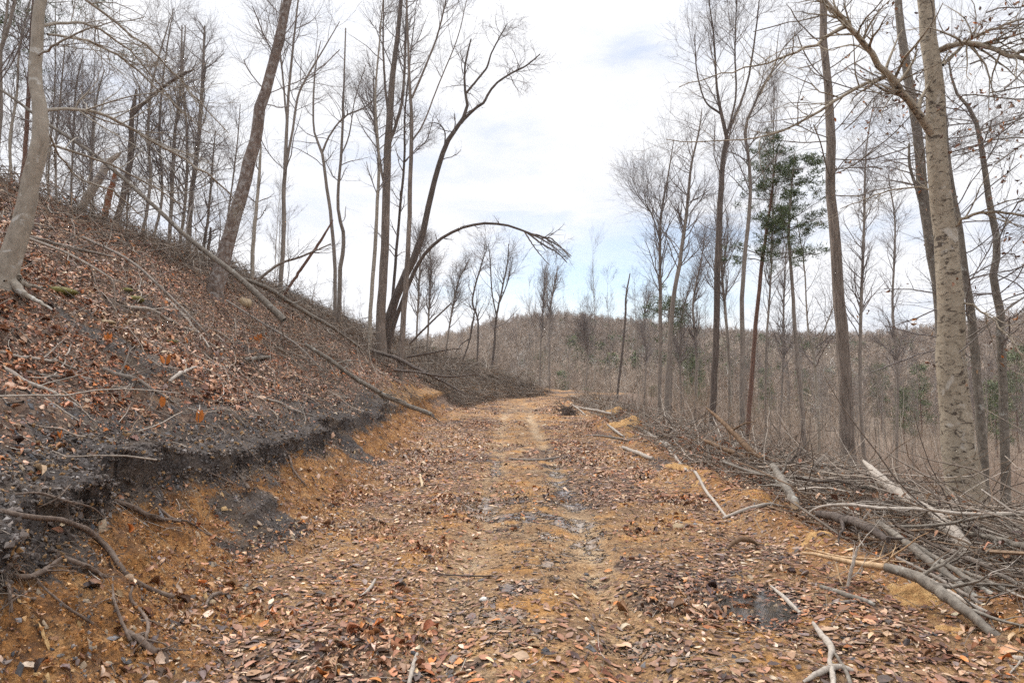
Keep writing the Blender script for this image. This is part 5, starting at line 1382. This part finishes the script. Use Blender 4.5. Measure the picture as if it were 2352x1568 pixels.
M_greyrock = bark("grey_stone", (.08, .075, .07), (.16, .15, .145), (.26, .25, .24), 1, 10, .02)
rock("flat yellow green mossy rock on the leafy hillside", 142, 672, 66, M_moss, .35)
rock("smaller mossy rock right of the flat one near the branches", 312, 690, 44, M_moss, .4)
rock("green mossy stone above the smaller mossy rock", 292, 668, 26, M_moss, .5)
rock("low brown rock half buried below the mossy rocks", 245, 742, 40, M_rock, .3)
rock("green moss lump among leaves in the middle of the hillside", 392, 785, 34, M_moss, .3)
rock("white quartz stone lying alone on the near track", 1110, 1378, 17, M_white, .7)
rock("buff clay stone with flat top on the right half of the track", 1558, 1212, 30, M_rock, .55)
rock("round dark stone at the bottom centre of the track", 1035, 1555, 16, M_greyrock, .7)
rock("grey chip stone on the orange clay at lower left", 168, 1512, 18, M_greyrock, .4)
rock("second grey chip stone left of the first at lower left", 138, 1505, 16, M_greyrock, .4)
rock("buff stone beside the curved root piece", 485, 1385, 22, M_rock, .6)
rock("pale round stone in the bank by the peeling leaning trunk", 560, 700, 34, M_rock, .8)

# --- far root stump
def stump(label, u, v, w, hpx):
    h = hit(u, v); y = h.y; s = y / FPX
    r = w * s / 2; H = hpx * s
    root = bpy.data.objects.new("uprooted_stump", None); root.location = (h.x, h.y, h.z); COL.objects.link(root)
    P = np.array([[(0, 0, -.1), (0, 0, H * .5), (.03, 0, H)]]); v, f = tubes(P, np.array([[r, r * .85, r * .7]]), 14, wob=.2)
    link("stump_body", mesh_np("stump_body", v, f), M_dark, root)
    n = 60; C = np.zeros((n, 5, 3)); a = rs.uniform(0, 6.28, n); C[:, 0] = np.stack([np.cos(a) * r * .5, np.sin(a) * r * .5, rs.uniform(0, H, n)], 1)
    d = unit(np.stack([np.cos(a), np.sin(a), rs.uniform(-.3, .8, n)], 1))
    for k in range(1, 5): d = unit(d + rs.normal(size=(n, 3)) * .3); C[:, k] = C[:, k - 1] + d * r * .55
    v, f = tubes(C, np.full((n, 1), .012) * np.linspace(1, .4, 5) * (y / 20), 4)
    link("torn_roots", mesh_np("torn_roots", v, f), M_root, root)
    tag(root, label, "stump")
stump("dark uprooted stump with torn roots on the far right edge of the track", 1305, 952, 30, 17)
stump("dark root ball at the foot of the clump of trees", 885, 800, 46, 40)

# --- clay heaps pushed up on the right edge
def heap(label, u, v, w, sq=.45):
    h = hit(u, v)
    r = w * h.y / FPX / 2
    n = 46
    a, b_ = np.meshgrid(np.linspace(-1.2, 1.2, n), np.linspace(-1.2, 1.2, n))
    q = np.sqrt(a * a + b_ * b_)
    X = h.x + a * r; Y = h.y + b_ * r * .9
    z0 = height(X, Y)
    hh = np.clip(1 - q / (1.0 + .25 * fbm(a * 2 + u, b_ * 2, 2, 7)), 0, 1) ** .7
    Z = z0 - .03 + r * sq * hh * (1 + .5 * fbm(X * 7 / max(r, .3) * .4, Y * 7 / max(r, .3) * .4, 4, 19)) + .02 * fbm(X * 14, Y * 14, 3, 23) * (hh > 0)
    o = link("clay_heap", grid_mesh("clay_heap", X - h.x, Y - h.y, Z - h.z), M_clay, None, tuple(h))
    tag(o, label, "soil heap")
m, ntc, bc = newmat("loose_orange_clay"); B = NB(ntc); vv_ = B.coords()
c_ = B.ramp(B.noise(vv_, 14, 7, .7), [(.28, (.14, .07, .03)), (.42, (.36, .19, .07)), (.56, (.50, .30, .12)), (.75, (.60, .40, .20))])
B.l(c_, bc.inputs['Base Color']); nr_ = B.bump(B.noise(vv_, 10, 5, .65), .08, .9); B.l(B.bump(B.noise(vv_, 50, 5, .7), .02, .9, nr_), bc.inputs['Normal'])
M_clay = m
heap("crumbly yellow clay heap below the snapped log at lower right", 2105, 1370, 150, .42)
heap("small yellow clay heap near the lower right corner", 2190, 1445, 110, .32)
heap("orange clay heap at the track edge left of the brown slabs", 1562, 1075, 80, .35)
heap("far clay heap beside the pale logs", 1452, 985, 105, .55)
heap("farthest clay heap right of the uprooted stump", 1415, 955, 90, .5)
heap("low clay heap at the crest of the distant track", 1380, 930, 70, .4)
heap("clay clods at the track edge in front of the sawn log", 1880, 1225, 110, .22)
heap("clay mound by the upper end of the thin pale pole", 1600, 1110, 60, .3)

# --- upright orange leaves of tiny beech seedlings
def sprig(label, u, v, hpx, nl):
    h = hit(u, v)
    if h is None: return
    s = h.y / FPX; H = hpx * s
    root = bpy.data.objects.new("seedling", None); root.location = h; COL.objects.link(root)
    P = np.array([[(0, 0, -.02), (.01 * H, 0, H * .4), (0, .02, H * .8)]]); v_, f_ = tubes(P, np.full((1, 3), .002 + .0004 * h.y), 4)
    link("stem", mesh_np("stem", v_, f_), M_twig, root)
    a = rs.uniform(-1, 1, nl)
    Vs, Fs = [], []
    for i in range(nl):
        d = unit(np.array([[a[i] * .5, rs.normal() * .2, 1.0]]))[0]; c0 = np.array([a[i] * H * .15, 0, H * .1]); sd_ = unit(np.cross(d, [0, 1, 0])[None])[0]
        L_ = H * rs.uniform(.7, 1.0); W = L_ * .20; nrm = np.cross(sd_, d)
        q = [c0, c0 + d * L_ * .3 - sd_ * W + nrm * W * .5, c0 + d * L_ * .35, c0 + d * L_ * .3 + sd_ * W + nrm * W * .5, c0 + d * L_ * .7 - sd_ * W * .8 + nrm * W * .4, c0 + d * L_ * .72, c0 + d * L_ * .7 + sd_ * W * .8 + nrm * W * .4, c0 + d * L_]
        Vs += q; o_ = i * 8
        Fs += [(o_, o_ + 2, o_ + 1, o_ + 1), (o_, o_ + 3, o_ + 2, o_ + 2), (o_ + 1, o_ + 2, o_ + 5, o_ + 4), (o_ + 2, o_ + 3, o_ + 6, o_ + 5), (o_ + 4, o_ + 5, o_ + 7, o_ + 7), (o_ + 5, o_ + 6, o_ + 7, o_ + 7)]
    me = bpy.data.meshes.new("leaves"); me.from_pydata([tuple(p) for p in Vs], [], [tuple(dict.fromkeys(f)) for f in Fs]); me.update()
    at = me.attributes.new("col", 'FLOAT_COLOR', 'POINT')
    cc = np.tile(np.array([.52, .17, .035, 1], np.float32), (len(Vs), 1)); at.data.foreach_set("color", cc.ravel())
    link("leaves", me, M_leaf, root)
    tag(root, label, "seedling")
sprig("single bright orange leaf standing at the shale edge", 366, 940, 30, 2)
sprig("pair of upright orange leaves standing on the dark shale", 455, 975, 34, 4)
sprig("bright orange withered seedling in the middle of the leafy hillside", 380, 840, 30, 3)
sprig("orange withered seedling left of the hillside middle", 246, 785, 24, 3)
sprig("small orange leaf standing near the curved pale trunk", 161, 610, 18, 2)
sprig("orange seedling by the hooked branch", 433, 790, 18, 2)
sprig("orange leaf on the shale at the far left", 141, 1010, 28, 2)
sprig("reddish orange seedling below the peeling leaning trunk", 592, 790, 24, 3)
print("objects", len(bpy.data.objects))

# ================================================================== air
hv = np.array([[x, y, z] for x in (-600, 600) for y in (-350, 650) for z in (-130, 70)], float)
hf = np.array([[0, 1, 3, 2], [4, 6, 7, 5], [0, 4, 5, 1], [2, 3, 7, 6], [0, 2, 6, 4], [1, 5, 7, 3]])
mh = bpy.data.materials.new("thin_haze"); mh.use_nodes = True
for n_ in list(mh.node_tree.nodes): mh.node_tree.nodes.remove(n_)
ho = mh.node_tree.nodes.new("ShaderNodeOutputMaterial"); hp = mh.node_tree.nodes.new("ShaderNodeVolumePrincipled")
hp.inputs['Color'].default_value = (.90, .92, .95, 1); hp.inputs['Density'].default_value = .00025; hp.inputs['Anisotropy'].default_value = .3
mh.node_tree.links.new(hp.outputs[0], ho.inputs['Volume'])
hz = link("haze", mesh_np("haze", hv, hf, False), mh)
tag(hz, "thin pale haze in the air over the valley", "haze", kind='stuff')
print("lowest", GZ.min(), "highest", GZ.max())
